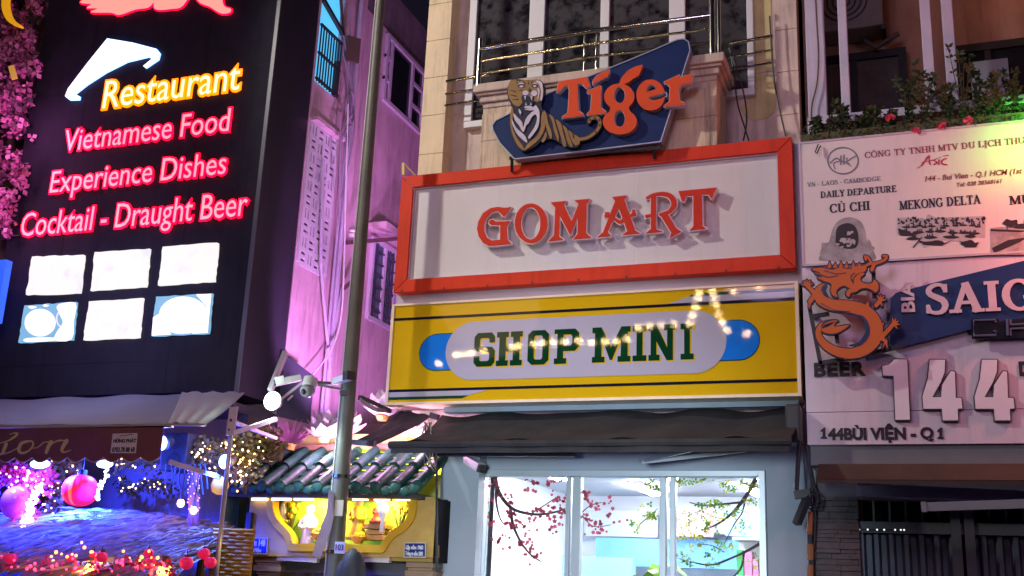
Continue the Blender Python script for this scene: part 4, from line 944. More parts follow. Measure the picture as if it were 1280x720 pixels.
MB().ext([pl(q, YD-.003, *Z8) for q in navy+slit], y0=YD-.003, y1=YD).build('dragon_shading', mat('dragon blue', (.015, .03, .09), .4), Dg)
b = MB(); q8 = lambda x, y, Y_=YD+.09: at(x/4.8+995, y/4.8+310, Y_)
for a, c in (((80, 350), (148, 700)), ((105, 410), (200, 395)), ((235, 470), (250, 570)), ((140, 692), (330, 660)), ((330, 660), (640, 588)), ((465, 140), (470, 300))): b.bar(q8(*a), q8(*c), .035)
for x, y in ((90, 400), (470, 200), (148, 690), (420, 640)): b.bar(q8(x, y), q8(x, y, 10.0), .03)
b.build('bracket', m_dark, Dg)

# shop front under the boards
MB().box(sx0+.02, hx1, 10.0, 10.5, 2.80, sz0+.03).build('soffit', mat('grey soffit', (.16, .17, .18), .6), H)
A2 = thing('house_awning', 'rolled brown canvas awning under the house number board', 'awning', (.6, 9.8, 2.8))
b = MB(); zt_, zb_ = at(1100, 578, 9.75).z, at(1100, 600, 9.55).z; axl = at(1020, 590, 9.6).x
b.grid(lambda u, v: (axl+(2.2-axl)*v, 9.85-.33*u, zt_+(zb_-zt_)*u-.04*math.sin(math.pi*u)*(1+.6*math.sin(8*v))), 8, 40)
b.grid(lambda u, v: (axl+(2.2-axl)*v, 9.52+.004, zb_-.03*u), 1, 40); b.build('canvas', mat('brown canvas', (.06, .036, .028), .75, var=.25, scale=3), A2, smooth='all')
for (p, q, col, wd) in ((at(1071, 612, 9.8), at(1266, 621, 9.9), 'lilac steel arm', .1), (at(1266, 621, 9.9), at(1420, 624, 9.9), 'lilac steel arm', .09), (at(1152, 634, 9.6), at(1400, 626, 9.5), 'pale steel arm', .07)):
    b = MB().bar(p, q, wd*.8, wd); b.bar(p, p+(q-p).normalized()*.04, wd*1.15)
    b.build('folding_arm', mat('lilac steel arm', (.22, .20, .34), .4) if 'lilac' in col else MATS['pale steel arm'], A2)
MB().box(at(1020, 610, 10.2).x, at(1072, 610, 10.2).x, 10.2, 10.5, at(1040, 621, 10.2).z, 2.9).box(at(1072, 610, 10.24).x, hx1, 10.24, 10.5, at(1100, 624, 10.2).z, 2.9).build('lintel', mat('grey lintel', (.14, .145, .15), .7, var=.15), H)
# stone clad pillar
b = MB(); random.seed(12); z = .117; xa, xb = at(1019, 680, 10.18).x, at(1075, 680, 10.18).x; ztop_ = at(1040, 621, 10.18).z
while z < ztop_:
    hh = random.choice((.035, .05, .06)); x = xa
    while x < xb-.01:
        wdt = min(random.uniform(.08, .24), xb-x); d = random.uniform(0, .03)
        b.box(x, x+wdt-.003, 10.16+d, 10.45, z, min(z+hh-.004, ztop_)); x += wdt
    z += hh
b.build('stone_pillar', mat('slate cladding', (.13, .115, .11), .75, var=.35, scale=5, bump=.4, bscale=25), H)
# folding steel gate
Gt = thing('folding_gate', 'closed folding gate of grey corrugated steel right of the stone pillar', 'gate', (.9, 10.3, .12))
gx0, gx1 = at(1075, 690, 10.35).x, 3.4; zr0, zr1 = at(1100, 659, 10.32).z, at(1100, 652, 10.32).z; zgt = at(1100, 622, 10.35).z
b = MB(); x = gx0; k = 0
m_gate = mat('galvanised gate', (.10, .115, .155), .4, .4, var=.15, streak=.25)
n = 90; pts = []
while x < gx1:
    for dx, dy in ((0, 0), (.035, 0), (.055, .07), (.10, .07)): pts.append((x+dx, 10.34+dy))
    x += .125
v = []; f = []
for i, (xx_, yy_) in enumerate(pts): v += [(xx_, yy_, .125), (xx_, yy_, zr0-.06)]
f = [(2*i, 2*i+2, 2*i+3, 2*i+1) for i in range(len(pts)-1)]
b.add(v, f); b.build('corrugated_panel', m_gate, Gt)
b = MB(); b.box(gx0, gx1, 10.32, 10.38, zr0-.05, zr1); b.build('rail', mat('gate rail', (.10, .12, .13), .45, .4), Gt)
for xx_ in (at(1196, 660, 10.33).x, at(1213, 660, 10.33).x): b = MB().box(xx_-.05, xx_+.03, 10.30, 10.40, .125, zgt); b.build('gate_stile', mat('stile', (.10, .11, .13), .45, .4), Gt)
for k in range(26):
    xx_ = gx0+.13+k*.135
    if xx_ < 3.3: MB().tube([(xx_, 10.36, zr1), (xx_, 10.36, zgt)], .013, 6).build('bar', MATS['gate rail'], Gt)
MB().box(gx0, hx1, 11.2, 11.3, .12, 2.9).build('dark_interior', mat('unlit room', (.004, .004, .005), .9), H)
# tiny lamps along the rail
fl_ = thing('light_strip', 'short strip of tiny white lights on the gate rail beside the stone pillar', 'lights', at(1095, 662, 10.3))
a, c = at(1073, 662, 10.3), at(1132, 662.5, 10.3)
MB().bar(a, c, .012).build('cord', m_dark, fl_)
m_tiny = glow('tiny white led', (.9, .95, 1), 1.3)
b = MB()
for f_ in (.02, .2, .4, .55, .78, .9, .97): b.ball(a+(c-a)*f_+Vector((0, -.01, 0)), .008, 6, 4)
b.build('bulb', m_tiny, fl_)
# cables beside the pillar
cb = thing('cable_bundle', 'bundle of black cables with orange conduits between the mini mart and the stone pillar', 'cables', at(1015, 700, 10.1))
random.seed(8)
b = MB()
for k in range(6):
    o = k*.02; pts = [at(1004+o*60, 552, 10.1-o), at(1016+random.uniform(-3, 3), 600, 10.05), at(1020+random.uniform(-4, 3), 625, 10.05), at(1013+random.uniform(-3, 6), 660, 10.08), at(1016+random.uniform(-3, 3), 735, 10.1)]
    b.tube(smoothline([tuple(p) for p in pts], 5), .011, 6)
for k in range(3):
    c = at(1018, 622+k*4, 10.0); b.tube([(c.x+.07*math.cos(t*.5+k), c.y, c.z+.05*math.sin(t*.5+k)) for t in range(12)], .007, 5)
b.build('cable', m_dark, cb, smooth='all')
b = MB(); b.tube([at(1013, 640, 10.02), at(1012, 668, 10.02)], .026).tube([at(1013, 680, 10.02), at(1013, 700, 10.02)], .03).tube([at(1013, 706, 10.02), at(1013, 730, 10.02)], .03)
b.build('conduit', mat('orange conduit', (.34, .13, .05), .5), cb, smooth=True)
# thin line running down the right veranda post
MB().tube(smoothline([tuple(at(*p, 10.2)) for p in ((1019, -10), (1021, 30), (1023, 70), (1021, 105), (1015, 130), (1014, 150))], 5), .008, 5).build('veranda_cable', mat('brown cable', (.12, .05, .04), .6), None, 'thin brown cable running down the lilac veranda post', 'cable')
for pts, lab in ((((912, 60), (917, 90), (922, 130), (931, 160), (936, 176)), 'thin black cable right of the balcony, left one of a crossing pair'), (((911, 60), (925, 100), (932, 130), (933, 155), (929, 176)), 'thin black cable right of the balcony, right one of a crossing pair'), (((962, 20), (966, 85), (973, 130), (982, 170)), 'thin black cable hanging down the right tiled pillar')):
    MB().tube(smoothline([tuple(at(*p, 10.3)) for p in pts], 5), .009, 5).build('cable', m_dark, None, lab, 'cable', 'cables down the mini mart wall')
# ------------------------------------------------------------------ restaurant building and its lit signboard
m_blk = mat('black sign cladding', (.028, .025, .040), .6, var=.25, scale=1.5, spec=.03, streak=.25)
RB = thing('restaurant_building', 'dark restaurant house carrying the tall black signboard, left of the pink alley', 'building', (-9, 11, 0))
b = MB(); b.box(-13, -9.1, 10.86, 11.6, 3.5, 11); b.box(-13, -7.04, 11.3, 11.5, 0, 3.5); b.build('wall', mat('brown timber wall', (.20, .12, .09), .6, var=.3, scale=2, bump=.3, bscale=12, bstretch=(1, 1, .1)), RB)
MB().box(-13, -7.04, 10.0, 11.3, 3.40, 3.5).build('ceiling', mat('dark soffit', (.05, .05, .06), .7), RB)
MB().box(-7.16, -7.04, 10.3, 11.3, 0, 3.4).build('side_wall', mat('dark side wall', (.07, .06, .06), .7), RB)
SB = thing('restaurant_signboard', 'tall black signboard with glowing red and yellow words and six lit food pictures', 'sign', (-8.85, 10.4, 3.62))
sx = -10.70
b = MB(); b.box(sx, -7.03, 10.0, 10.84, 3.62, 9.6); b.build('cabinet', m_blk, SB)
b = MB(); b.box(-7.03, -7.0, 9.985, 10.84, 3.6, 9.62); b.build('side_panel', mat('dark navy side', (.030, .028, .042), .35, var=.25, scale=1, streak=.2), SB)
MB().box(-7.035, -6.985, 9.97, 9.99, 3.6, 9.62).build('corner_trim', mat('dull corner trim', (.10, .10, .13), .4), SB)
def neon(name, body, a, c, cap, core, edge, edge_w=.05, bold=-.004):
    p = at(*a, 9.95); q = at(*c, 9.95); t_ = at(a[0], a[1]-cap, 9.95); zb_ = (p.z+q.z)/2; H_ = t_.z-p.z
    v, f = text_data(body, bold); hv, _ = text_data('H', bold); hc_ = max(k[1] for k in hv); lo, hi = min(k[0] for k in v), max(k[0] for k in v)
    kx = (q.x-p.x)/(hi-lo); kz = H_/hc_
    v2, f2 = text_data(body, bold+edge_w)
    o_ = MB().add([(p.x+(k[0]-lo)*kx, 9.962-k[2]*.018, zb_+k[1]*kz) for k in v2], f2).build(name, edge, SB)
    MB().add([(p.x+(k[0]-lo)*kx, 9.951-k[2]*.004, zb_+k[1]*kz) for k in v], f).build('letter_face', core, o_)
g_red = glow('red neon edge', (1, .001, .035), 3.2); g_pk = glow('pink neon face', (1, .40, .44), 1.0)
g_yel = glow('amber neon edge', (1, .19, .0), 2.6); g_yw = glow('cream neon face', (1, .80, .55), 1.3)
g_wht = glow('white logo face', (1, .93, .95), 1.4); g_bl = glow('blue white logo edge', (.22, .45, 1), 3)
neon('yellow_lettering', 'Restaurant', (128, 134), (298, 113), 33, g_yw, g_yel)
neon('red_lettering', 'Vietnamese Food', (79, 187), (285, 166), 26, g_pk, g_red)
neon('red_lettering', 'Experience Dishes', (62, 239), (281, 219), 26, g_pk, g_red)
neon('red_lettering', 'Cocktail - Draught Beer', (25, 293), (307, 272), 28, g_pk, g_red)
Z1b = (3, 0, 0)
hat = [(405, 147), (500, 163), (588, 186), (602, 203), (596, 225), (550, 256), (541, 249), (574, 222), (560, 214), (480, 233), (400, 273), (330, 318), (283, 355), (302, 365), (300, 375), (266, 376), (248, 362), (258, 335), (330, 240)]
P = pl(hat, 9.97, *Z1b)
o_ = MB().ext([P], [], edges(P, .010), y0=9.955, y1=9.975).build('hat_logo', g_bl, SB)
MB().ext([P], y0=9.950, y1=9.955).build('logo_face', g_wht, o_)
fl_ = [closed(p, 4) for p in ([(305, 12), (345, 18), (330, 32), (370, 34), (345, 48), (420, 50), (450, 58), (510, 38), (570, 22), (578, -60), (300, -60), (320, -10)], [(585, -60), (580, 15), (590, 38), (640, 36), (690, 22), (720, -60)], [(735, -60), (745, 5), (790, 28), (830, 52), (862, 50), (868, 36), (840, 20), (820, -60)])]
Ps = [pl(p, 9.97, *Z1b) for p in fl_]
o_ = MB().ext(Ps, [], [e for p in Ps for e in edges(p, .03)], y0=9.955, y1=9.975).build('flame_lettering', g_red, SB)
MB().ext(Ps, y0=9.950, y1=9.955).build('letter_face', glow('coral neon face', (1, .32, .26), 1.1), o_)
for x_ in (-9.8, -8.0): MB().box(x_-.004, x_+.004, 9.997, 10.003, 3.64, 9.58).build('sheet_joint', mat('black joint', (.008, .008, .012), .7), SB)  # dark seams between the cladding sheets
for z_ in (4.0, 6.15, 7.6): MB().box(-10.68, -7.05, 9.998, 10.003, z_-.004, z_+.004).build('sheet_joint', MATS['black joint'], SB)
# lit food pictures
def picmat(name, es, blue):
    m = bpy.data.materials.new(name); m.use_nodes = True; t = m.node_tree; N = t.nodes; L = t.links; b = N['Principled BSDF']
    tc = N.new('ShaderNodeTexCoord'); nz = N.new('ShaderNodeTexNoise'); nz.inputs['Scale'].default_value = 4.5; nz.inputs['Detail'].default_value = 3
    cr = N.new('ShaderNodeValToRGB'); cr.color_ramp.elements[0].position = .30; cr.color_ramp.elements[1].position = .45
    cr.color_ramp.elements[0].color = blue; cr.color_ramp.elements[1].color = (1, .93, .90, 1)
    L.new(tc.outputs['Object'], nz.inputs[0]); L.new(nz.outputs[0], cr.inputs[0]); L.new(cr.outputs[0], b.inputs['Emission Color']); b.inputs['Emission Strength'].default_value = es
    b.inputs['Base Color'].default_value = (.08, .08, .08, 1); return m
pm = picmat('food picture', 1.02, (.80, .78, .97, 1)); pm2 = mat('food picture blue', (.05, .1, .15), .5, emit=(.22, .46, .68), es=1.0, var=.4)
bowl = glow('bowl print', (1, .92, .89), 1.0); bowl2 = glow('bowl rim print', (.70, .60, .80), 1.0); dk = glow('dark food print', (.20, .34, .62), .9)
quads = [[(120, 242), (313, 235), (298, 378), (97, 385)], [(355, 225), (560, 212), (545, 355), (338, 370)], [(610, 205), (815, 190), (803, 335), (592, 350)], [(92, 425), (285, 412), (270, 555), (68, 565)], [(333, 410), (535, 397), (520, 545), (312, 555)], [(585, 392), (795, 380), (780, 530), (567, 540)]]
for i, q in enumerate(quads):
    random.seed(50+i); out = []
    for k in range(4):
        a, c = q[k], q[(k+1) % 4]
        for j in range(9): f_ = j/9; jit = 2.2 if j else 0; out.append((a[0]+(c[0]-a[0])*f_+random.uniform(-jit, jit), a[1]+(c[1]-a[1])*f_+random.uniform(-jit, jit)))
    o_ = MB().ext([pl(out, 9.96, 3, 0, 240)], y0=9.96, y1=9.998).build('food_picture', pm2 if i in (3, 5) else pm, SB)
    if i == 3:
        MB().ext([pl(q_, 9.957, 3, 0, 240) for q_ in (circle(150, 490, 58, 52), closed([(216, 424), (283, 416), (277, 480), (268, 552), (205, 556), (216, 520), (236, 490), (222, 455)], 3), closed([(100, 548), (200, 546), (200, 558), (98, 562)], 3), blob(120, 432, 14, 5, 6), blob(170, 426, 12, 4, 7))], y0=9.956, y1=9.96).build('bowl', bowl, o_)
        MB().ext([pl(q_, 9.955, 3, 0, 240) for q_ in (blob(140, 490, 6, 4, 1), blob(160, 505, 5, 6, 2), blob(150, 476, 5, 3, 3))]+[pl(e, 9.955, 3, 0, 240) for e in stroke(circle(240, 475, 28, 34, 20, 40, 250), 5)], y0=9.954, y1=9.956).build('food', bowl2, o_)
    if i == 5:
        MB().ext([pl(q_, 9.957, 3, 0, 240) for q_ in (circle(688, 462, 92, 70), [(574, 470), (600, 455), (612, 500), (640, 530), (640, 534), (570, 538)], [(735, 384), (792, 382), (778, 528), (720, 531), (770, 480), (775, 430)])], y0=9.956, y1=9.96).build('bowl', bowl, o_)
        MB().ext([pl(e, 9.955, 3, 0, 240) for e in stroke(circle(680, 465, 82, 66, 30, 20, 330), 4)+[blob(650, 440, 5, 4, 1), blob(720, 430, 5, 3, 2)]], y0=9.954, y1=9.956).build('food', bowl2, o_)
lamp('signboard_cool_light', 'AREA', (-8.6, 8.6, 4.7), 20, (.45, .5, 1), .6, (-8.8, 10, 4.2))

# ------------------------------------------------------------------ pink alley houses on the plane x = -7
m_pk = mat('pink plaster', (.64, .43, .52), .8, var=.22, scale=1.6, streak=.42, bump=.12, bscale=18)
m_pk2 = mat('old pink plaster', (.60, .41, .50), .8, var=.25, scale=1.3, streak=.45, bump=.12, bscale=18)
PA = thing('pink_house', 'pink house with blue lit balcony and pierced screen right behind the black signboard', 'building', (-8, 11.3, 0))
X7 = -7.0
b = MB()
b.box(-9, X7, 10.9, 11.82, 0, 7.80); b.box(-9, X7, 10.86, 10.9, 3.4, 11); b.box(-9, X7, 11.46, 11.82, 7.80, 11); b.box(-9, X7, 10.9, 11.46, 9.9, 11)
b.box(-9, -8.9, 10.9, 11.46, 7.8, 9.9)
b.build('wall', m_pk, PA)
MB().box(-7.06, -7.05, 10.905, 11.455, 7.81, 9.89).build('balcony_glow_sheet', glow('cyan lit room', (.10, .55, .92), 1.0), PA)  # glowing sheet stands in for the cyan light inside the room
b = MB()
for k in range(9): y = 10.92+k*.066; b.bar((X7+.02, y, 7.80), (X7+.02, y, 8.62), .016)
for z in (7.84, 8.2, 8.6): b.bar((X7+.02, 10.9, z), (X7+.02, 11.46, z), .03)
b.bar((X7+.02, 10.9, 8.95), (X7+.02, 11.46, 8.75), .05); b.bar((X7+.02, 11.38, 7.8), (X7+.02, 11.38, 8.3), .06)
b.build('balcony_grille', m_dark, PA)
b = MB(); b.grid(lambda u, v: (X7+.03+.02*math.sin(v*9), 11.06+.36*u+.07*v, 9.75-1.05*u+.10*v*(1-u)-.04*math.sin(9*v)), 12, 8)
b.build('awning_cloth', mat('brown cloth', (.14, .09, .08), .8), PA)
b = MB(); b.hexa((X7+.1, 11.40, 8.32), (X7+.25, 11.50, 8.30), (X7+.25, 11.50, 8.65), (X7+.1, 11.40, 8.68), (.04, -.02, 0)); b.build('box_lamp', mat('brown box', (.10, .06, .05), .6), PA)
# grey plates sticking out at the corner of the signboard
b = MB(); b.hexa(at(372, 44, 10.6), at(381, 55, 10.8), at(381, 83, 10.8), at(372, 75, 10.6), (.02, 0, 0)); b.bar(at(364, 62, 10.4), at(376, 74, 10.7), .02)
b.build('grey_plate', mat('grey plate', (.24, .20, .26), .5), None, 'small grey plate sticking out of the black signboard\'s edge below the blue balcony', 'plate')
# pierced screen
b = MB(); y0_, y1_, z0_, z1_ = 10.92, 11.56, 5.38, 7.24
for k in range(5): y = y0_+(y1_-y0_)*k/4; b.box(X7, X7+.024, y-.03, y+.03, z0_, z1_)
for k in range(11): z = z0_+(z1_-z0_)*k/10; b.box(X7+.003, X7+.021, y0_, y1_, z-.03, z+.03)
random.seed(5)
for i in range(4):
    for j in range(10):
        yc, zc = y0_+(y1_-y0_)*(i+.5)/4, z0_+(z1_-z0_)*(j+.5)/10
        if (i+j) % 2: b.bar((X7+.01, yc, zc-.09), (X7+.01, yc, zc+.09), .02, .04)
        else: b.bar((X7+.01, yc-.07, zc), (X7+.01, yc+.07, zc), .02, .05)
ls = b.build('pierced_screen', mat('white screen block', (.66, .62, .70), .7, var=.1), PA)
MB().box(X7-.002, X7+.004, y0_, y1_, z0_, z1_).build('screen_shade_sheet', mat('screen shade', (.10, .07, .12), .9), ls)  # dark sheet stands in for the shade inside the holes
MB().box(X7+.0, X7+.12, y0_-.04, y1_+.04, z1_, z1_+.05).build('screen_ledge', m_pk, ls)
PB = thing('pink_house', 'taller pink plastered house with two white framed windows, deeper in the alley', 'building', (-8, 13.5, 0))
XB = -6.97
b = MB(); b.box(-9, XB, 11.84, 17, 0, 9.45); b.build('wall', m_pk2, PB)
MB().box(-9, XB-.02, 11.86, 17, 9.45, 10.15).build('parapet', mat('stained concrete', (.20, .16, .19), .85, var=.25, streak=.4), PB)
MB().box(XB-.02, XB+.03, 11.84, 11.98, 3, 10.2).build('corner_pilaster', m_pk, PB)
def alley_window(y0_, y1_, z0_, z1_, leaves, glass):
    f = MB(); d = .06
    f.box(XB-.02, XB+.05, y0_, y1_, z1_-d, z1_); f.box(XB-.02, XB+.05, y0_, y1_, z0_, z0_+d); f.box(XB-.02, XB+.05, y0_, y0_+d, z0_+d, z1_-d); f.box(XB-.02, XB+.05, y1_-d, y1_, z0_+d, z1_-d)
    for a, rows in leaves:
        f.box(XB-.01, XB+.045, a-.03, a+.03, z0_+d, z1_-d)
    for a, c, rows in glass:
        for k in range(1, rows): z = z0_+(z1_-z0_)*k/rows; f.box(XB-.005, XB+.04, a, c, z-.025, z+.025)
    W_ = f.build('window', mat('lilac window paint', (.55, .48, .60), .5), PB)
    return W_
W1 = alley_window(12.62, 13.92, 8.32, 9.38, [(12.80, 0), (13.50, 0)], [(12.62, 12.80, 3), (13.5, 13.92, 3)])
MB().box(XB+.003, XB+.012, 12.68, 13.86, 8.38, 9.32).build('pane', mat('dark room', (.010, .012, .014), .15), W1)
W2 = alley_window(12.66, 13.44, 5.10, 6.28, [(13.06, 0)], [])
MB().box(XB+.003, XB+.012, 12.70, 13.40, 5.15, 6.22).build('pane', mat('bluish pane', (.06, .11, .15), .12, var=.4), W2)
b = MB()
for k in range(1, 7): z = 5.1+1.18*k/7; b.bar((XB+.03, 12.70, z), (XB+.03, 13.40, z), .02)
for y in (12.82, 13.2, 13.3): b.bar((XB+.035, y, 5.15), (XB+.035, y, 6.22), .018)
b.build('grille', mat('dark grille', (.05, .05, .08), .5), W2)
b = MB(); b.hexa((XB+.04, 13.44, 5.12), (XB+.35, 13.5, 5.12), (XB+.35, 13.5, 6.26), (XB+.04, 13.44, 6.26), (0, .03, 0)); b.build('open_leaf', MATS['lilac window paint'], W2)
MB().box(XB, XB+.28, 12.55, 13.6, 6.34, 6.44).build('hood', m_pk2, W2)
# pipes and cables down the seam between the two houses
pp = thing('drain_pipe', 'lilac drain pipes running down the seam between the two pink houses', 'pipe', (-6.9, 11.8, 3))
b = MB(); b.tube([(-6.92, 11.77, 3), (-6.92, 11.77, 10)], .035, 8); b.tube([(-6.93, 11.68, 3), (-6.93, 11.68, 8.0)], .02, 8)
q = [atx(*p, -6.9) for p in ((372, 190), (402, 205), (402, 330), (392, 380), (405, 460), (405, 475))]; b.tube([atx(404, 200, -6.9), atx(401, 330, -6.9), atx(407, 400, -6.9), atx(413, 462, -6.9)], .022, 8); b.tube([atx(428, 360, -6.9), atx(420, 400, -6.9), atx(412, 445, -6.9)], .03, 8)
b.build('pipe', mat('lilac pipe', (.50, .44, .58), .5), pp, smooth=True)
b = MB(); b.bar(at(355, 191, 10.6), at(386, 190, 10.95), .035); b.bar(at(386, 190, 10.95), at(402, 203, 11.25), .03); b.build('pipe_bracket', mat('lilac pipe', (.5, .44, .58), .5), pp)
random.seed(6)
cg = thing('cable_tangle', 'tangle of thin cables on the pink wall seam above the lattice', 'cables', atx(437, 150, -6.85))
b = MB()
for k in range(7):
    b.tube(smoothline([tuple(atx(433+random.uniform(-6, 8), 60+random.uniform(-60, 20), -6.88)), tuple(atx(436+random.uniform(-4, 8), 130+random.uniform(-10, 20), -6.84)), tuple(atx(432+random.uniform(-6, 14), 165+random.uniform(-8, 12), -6.8)), tuple(atx(424+random.uniform(-4, 4), 240+random.uniform(-20, 60), -6.86))], 5), .009, 5)
c = atx(438, 132, -6.82)
for k in range(4): b.tube([(c.x, c.y+.12*math.cos(t*.5+k), c.z+.2*math.sin(t*.5+k)) for t in range(13)], .009, 5)
b.build('cable', mat('lilac grey cable', (.30, .24, .32), .6), cg)
MB().tube(smoothline([tuple(atx(*p, -6.8)) for p in ((435, 130), (432, 240), (430, 330), (426, 400), (412, 440), (385, 475), (360, 500))], 6), .012, 6).build('white_cable', mat('white cable', (.75, .68, .75), .5), None, 'white cable hanging in a curve before the pink alley wall', 'cable')
i_ = thing('insulator', 'white insulator on a rusty bracket on the pink wall beside the pole', 'insulator', atx(485, 300, -6.9))
MB().bar(atx(427, 304, -6.93), atx(500, 298, -6.6), .05).bar(atx(428, 362, -6.9), atx(442, 350, -6.75), .04).build('bracket', mat('rusty bracket', (.10, .05, .06), .7), i_)
c = atx(440, 296, -6.75); MB().lathe(c, [(.04, 0), (.05, .03), (.035, .05), (.05, .08), (.03, .12), (.01, .13)]).build('cap', mat('porcelain', (.7, .62, .7), .25), i_, smooth=True)

# ------------------------------------------------------------------ street pole with cameras
PX, PY = -5.345, 9.5
Po = thing('street_pole', 'tall grey tapered street pole standing before the alley mouth', 'pole', (PX, PY, 0))
b = MB(); b.tube([(PX, PY, .1), (PX, PY, 2.2), (PX, PY, 5), (PX, PY, 9.5)], [.088, .080, .064, .038], 20)
b.build('shaft', mat('grey galvanised pole', (.12, .118, .09), .5, .1, var=.2, scale=3, streak=.3, bump=.1), Po, smooth=True)
pp0, pp1 = at(418.5, 677, 9.40), at(430, 692, 9.40)
o_ = MB().box(pp0.x, pp1.x, 9.405, 9.42, pp1.z, pp0.z).build('number_plate', mat('lilac plate', (.45, .42, .62), .5), Po)
b = MB(); text(b, '103', pp0.x+.012, pp1.x-.012, pp1.z+.03, .055, 9.400, .006, bold=.02); b.build('plate_lettering', mat('blue ink', (.03, .03, .25), .5), o_)
a, c = at(419, 625, 9.41), at(428, 645, 9.41); MB().box(a.x, c.x, 9.408, 9.42, c.z, a.z).build('paper_label', mat('tan label', (.42, .36, .26), .6), Po)
b = MB(); b.tube([(PX-.07, PY-.05, z) for z in (1.0, 2.4)]+[(PX-.058, PY-.045, 4.5), (PX-.05, PY-.035, 6.5), (PX-.035, PY-.03, 9.2)], .008, 6); b.build('pole_line', mat('pale line', (.5, .5, .5), .5), Po, smooth='all')  # thin pale line down the left side of the pole
b = MB()
for z in (1.9, 2.62): b.tube([(PX, PY, z), (PX, PY, z+.03)], .09, 16)
b.build('steel_band', m_steel, Po)
# flyer hanging off the pole
b = MB(); p_ = [[(411, 612), (417, 615)], [(408, 640), (417, 646)], [(402, 655), (414, 660)], [(396, 675), (407, 680)], [(390, 694), (400, 699)]]
rows = [[at(*a, 9.36), at(*c, 9.42)] for a, c in p_]; v = []; f = []
for r_ in rows: v += r_+[q+Vector((0, .006, 0)) for q in r_]
for k in range(4):
    i = 4*k; f += [(i, i+1, i+5, i+4), (i+2, i+6, i+7, i+3), (i, i+4, i+6, i+2), (i+1, i+3, i+7, i+5)]
b.add(v, f).build('hanging_flyer', mat('lilac paper', (.55, .46, .66), .6, var=.25, scale=6), None, 'long folded lilac paper flyer hanging from the left side of the pole', 'flyer')
b = MB(); c = at(440, 722, 9.3)
b.ball(c, (.13, .12, .27), 14, 10); b.ball(c+Vector((-.12, .1, -.02)), (.12, .1, .2), 12, 8)
b.build('dark_sack', mat('dark sack', (.035, .035, .045), .6, bump=.5, bscale=12), None, 'dark sack tied around the foot of the pole', 'sack', smooth='all')
# cameras on the pole
m_cam = mat('camera white', (.55, .53, .52), .4)
ca = thing('camera_arm', 'dark steel arm on the pole carrying the security cameras', 'bracket', at(410, 485, 9.45))
b = MB(); b.bar(at(440, 480, 9.5), at(383, 478, 9.45), .03); b.bar(at(433, 488, 9.45), at(398, 481, 9.4), .025); b.bar(at(436, 490, 9.45), at(425, 492, 9.4), .05); b.build('arm', mat('grey arm', (.12, .12, .13), .4, .3), ca)
dc = thing('security_camera', 'grey dome camera hanging from the pole arm, beside the flood lamp', 'camera', at(386, 490, 9.4))
c = at(386, 484, 9.4)
b = MB(); b.tube([c+Vector((0, .03, .09)), c+Vector((0, 0, 0))], .075, 14).build('housing', m_cam, dc, smooth=True)
MB().ball(c+Vector((0, -.02, -.04)), (.078, .075, .07), 14, 10).build('dome', mat('grey dome', (.25, .25, .27), .2), dc, smooth='all'); MB().ball(c+Vector((-.005, -.08, -.06)), .03, 10, 8).build('lens', m_dark, dc, smooth='all')
for (p, q, lab) in (((418, 477), (437, 471), 'black nosed bullet camera fixed to the left of the pole'), ((376, 472), (347, 478), 'white bullet camera pointing left above the dome camera')):
    bc = thing('security_camera', lab, 'camera', at(*p, 9.4)); a, c = at(*p, 9.45), at(*q, 9.3); d = (c-a).normalized()
    MB().bar(a, c, .075, .07).build('housing', m_cam, bc, bevel=.01); MB().bar(c-d*.06+Vector((0, 0, .01)), c+d*.03+Vector((0, 0, .01)), .09, .085).build('hood', m_dark if 'black' in lab else m_cam, bc); MB().bar(c+d*.03, c+d*.034, .06).build('lens', m_dark, bc)
ra = thing('cable_bracket', 'dark horizontal bracket with cables reaching from the pole to the shop awning', 'bracket', at(467, 505, 9.7))
b = MB(); b.bar(at(450, 497, 9.5), at(487, 514, 10.1), .045); b.build('arm', m_dark, ra)
b = MB()
for k in range(3): b.tube(smoothline([tuple(at(450, 498+k*2, 9.45)), tuple(at(468, 509+k*2, 9.7)), tuple(at(487, 513+k, 10.1))], 5), .008, 5)
b.build('cable', mat('grey cable', (.3, .26, .28), .6), ra)
# flood lamp
Fl = thing('flood_lamp', 'blazing round white flood lamp on a slanted bar at the left of the alley', 'lamp', at(340, 500, 9.2))
c = at(340, 501, 9.15)
b = MB(); b.tube([c+Vector((0, .10, 0)), c+Vector((0, .012, 0))], [.06, .10], 20); b.build('housing', m_dark, Fl)
b = MB(); b.tube([c+Vector((0, .012, 0)), c], .092, 20); b.build('lens', glow('flood lamp lens', (.86, 1, .96), 9), Fl)
b = MB(); b.bar(at(338, 488, 9.25), at(357, 440, 9.5), .05); b.bar(at(350, 500, 9.25), at(378, 478, 9.4), .025); b.build('bar', mat('pinkish steel', (.55, .48, .55), .4, .3), Fl)
lamp('flood_lamp_light', 'SPOT', c+Vector((0.02, -.12, 0)), 170, (.75, 1, .93), .1, (-5.4, 9.3, 2.2), 95, .6)
lamp('flood_lamp_light', 'POINT', c+Vector((0, -.12, 0)), 18, (.75, 1, .93), .1)
# dark fabric panel at the foot of the pink wall
MB().hexa(at(357, 443, 10.7), at(392, 470, 10.9), at(386, 530, 10.9), at(345, 520, 10.7), (.0, .02, 0)).build('dark_blind', mat('dark blue blind', (.03, .03, .055), .6), None, 'dark blue blind hanging at the foot of the pink wall behind the flood lamp', 'blind')

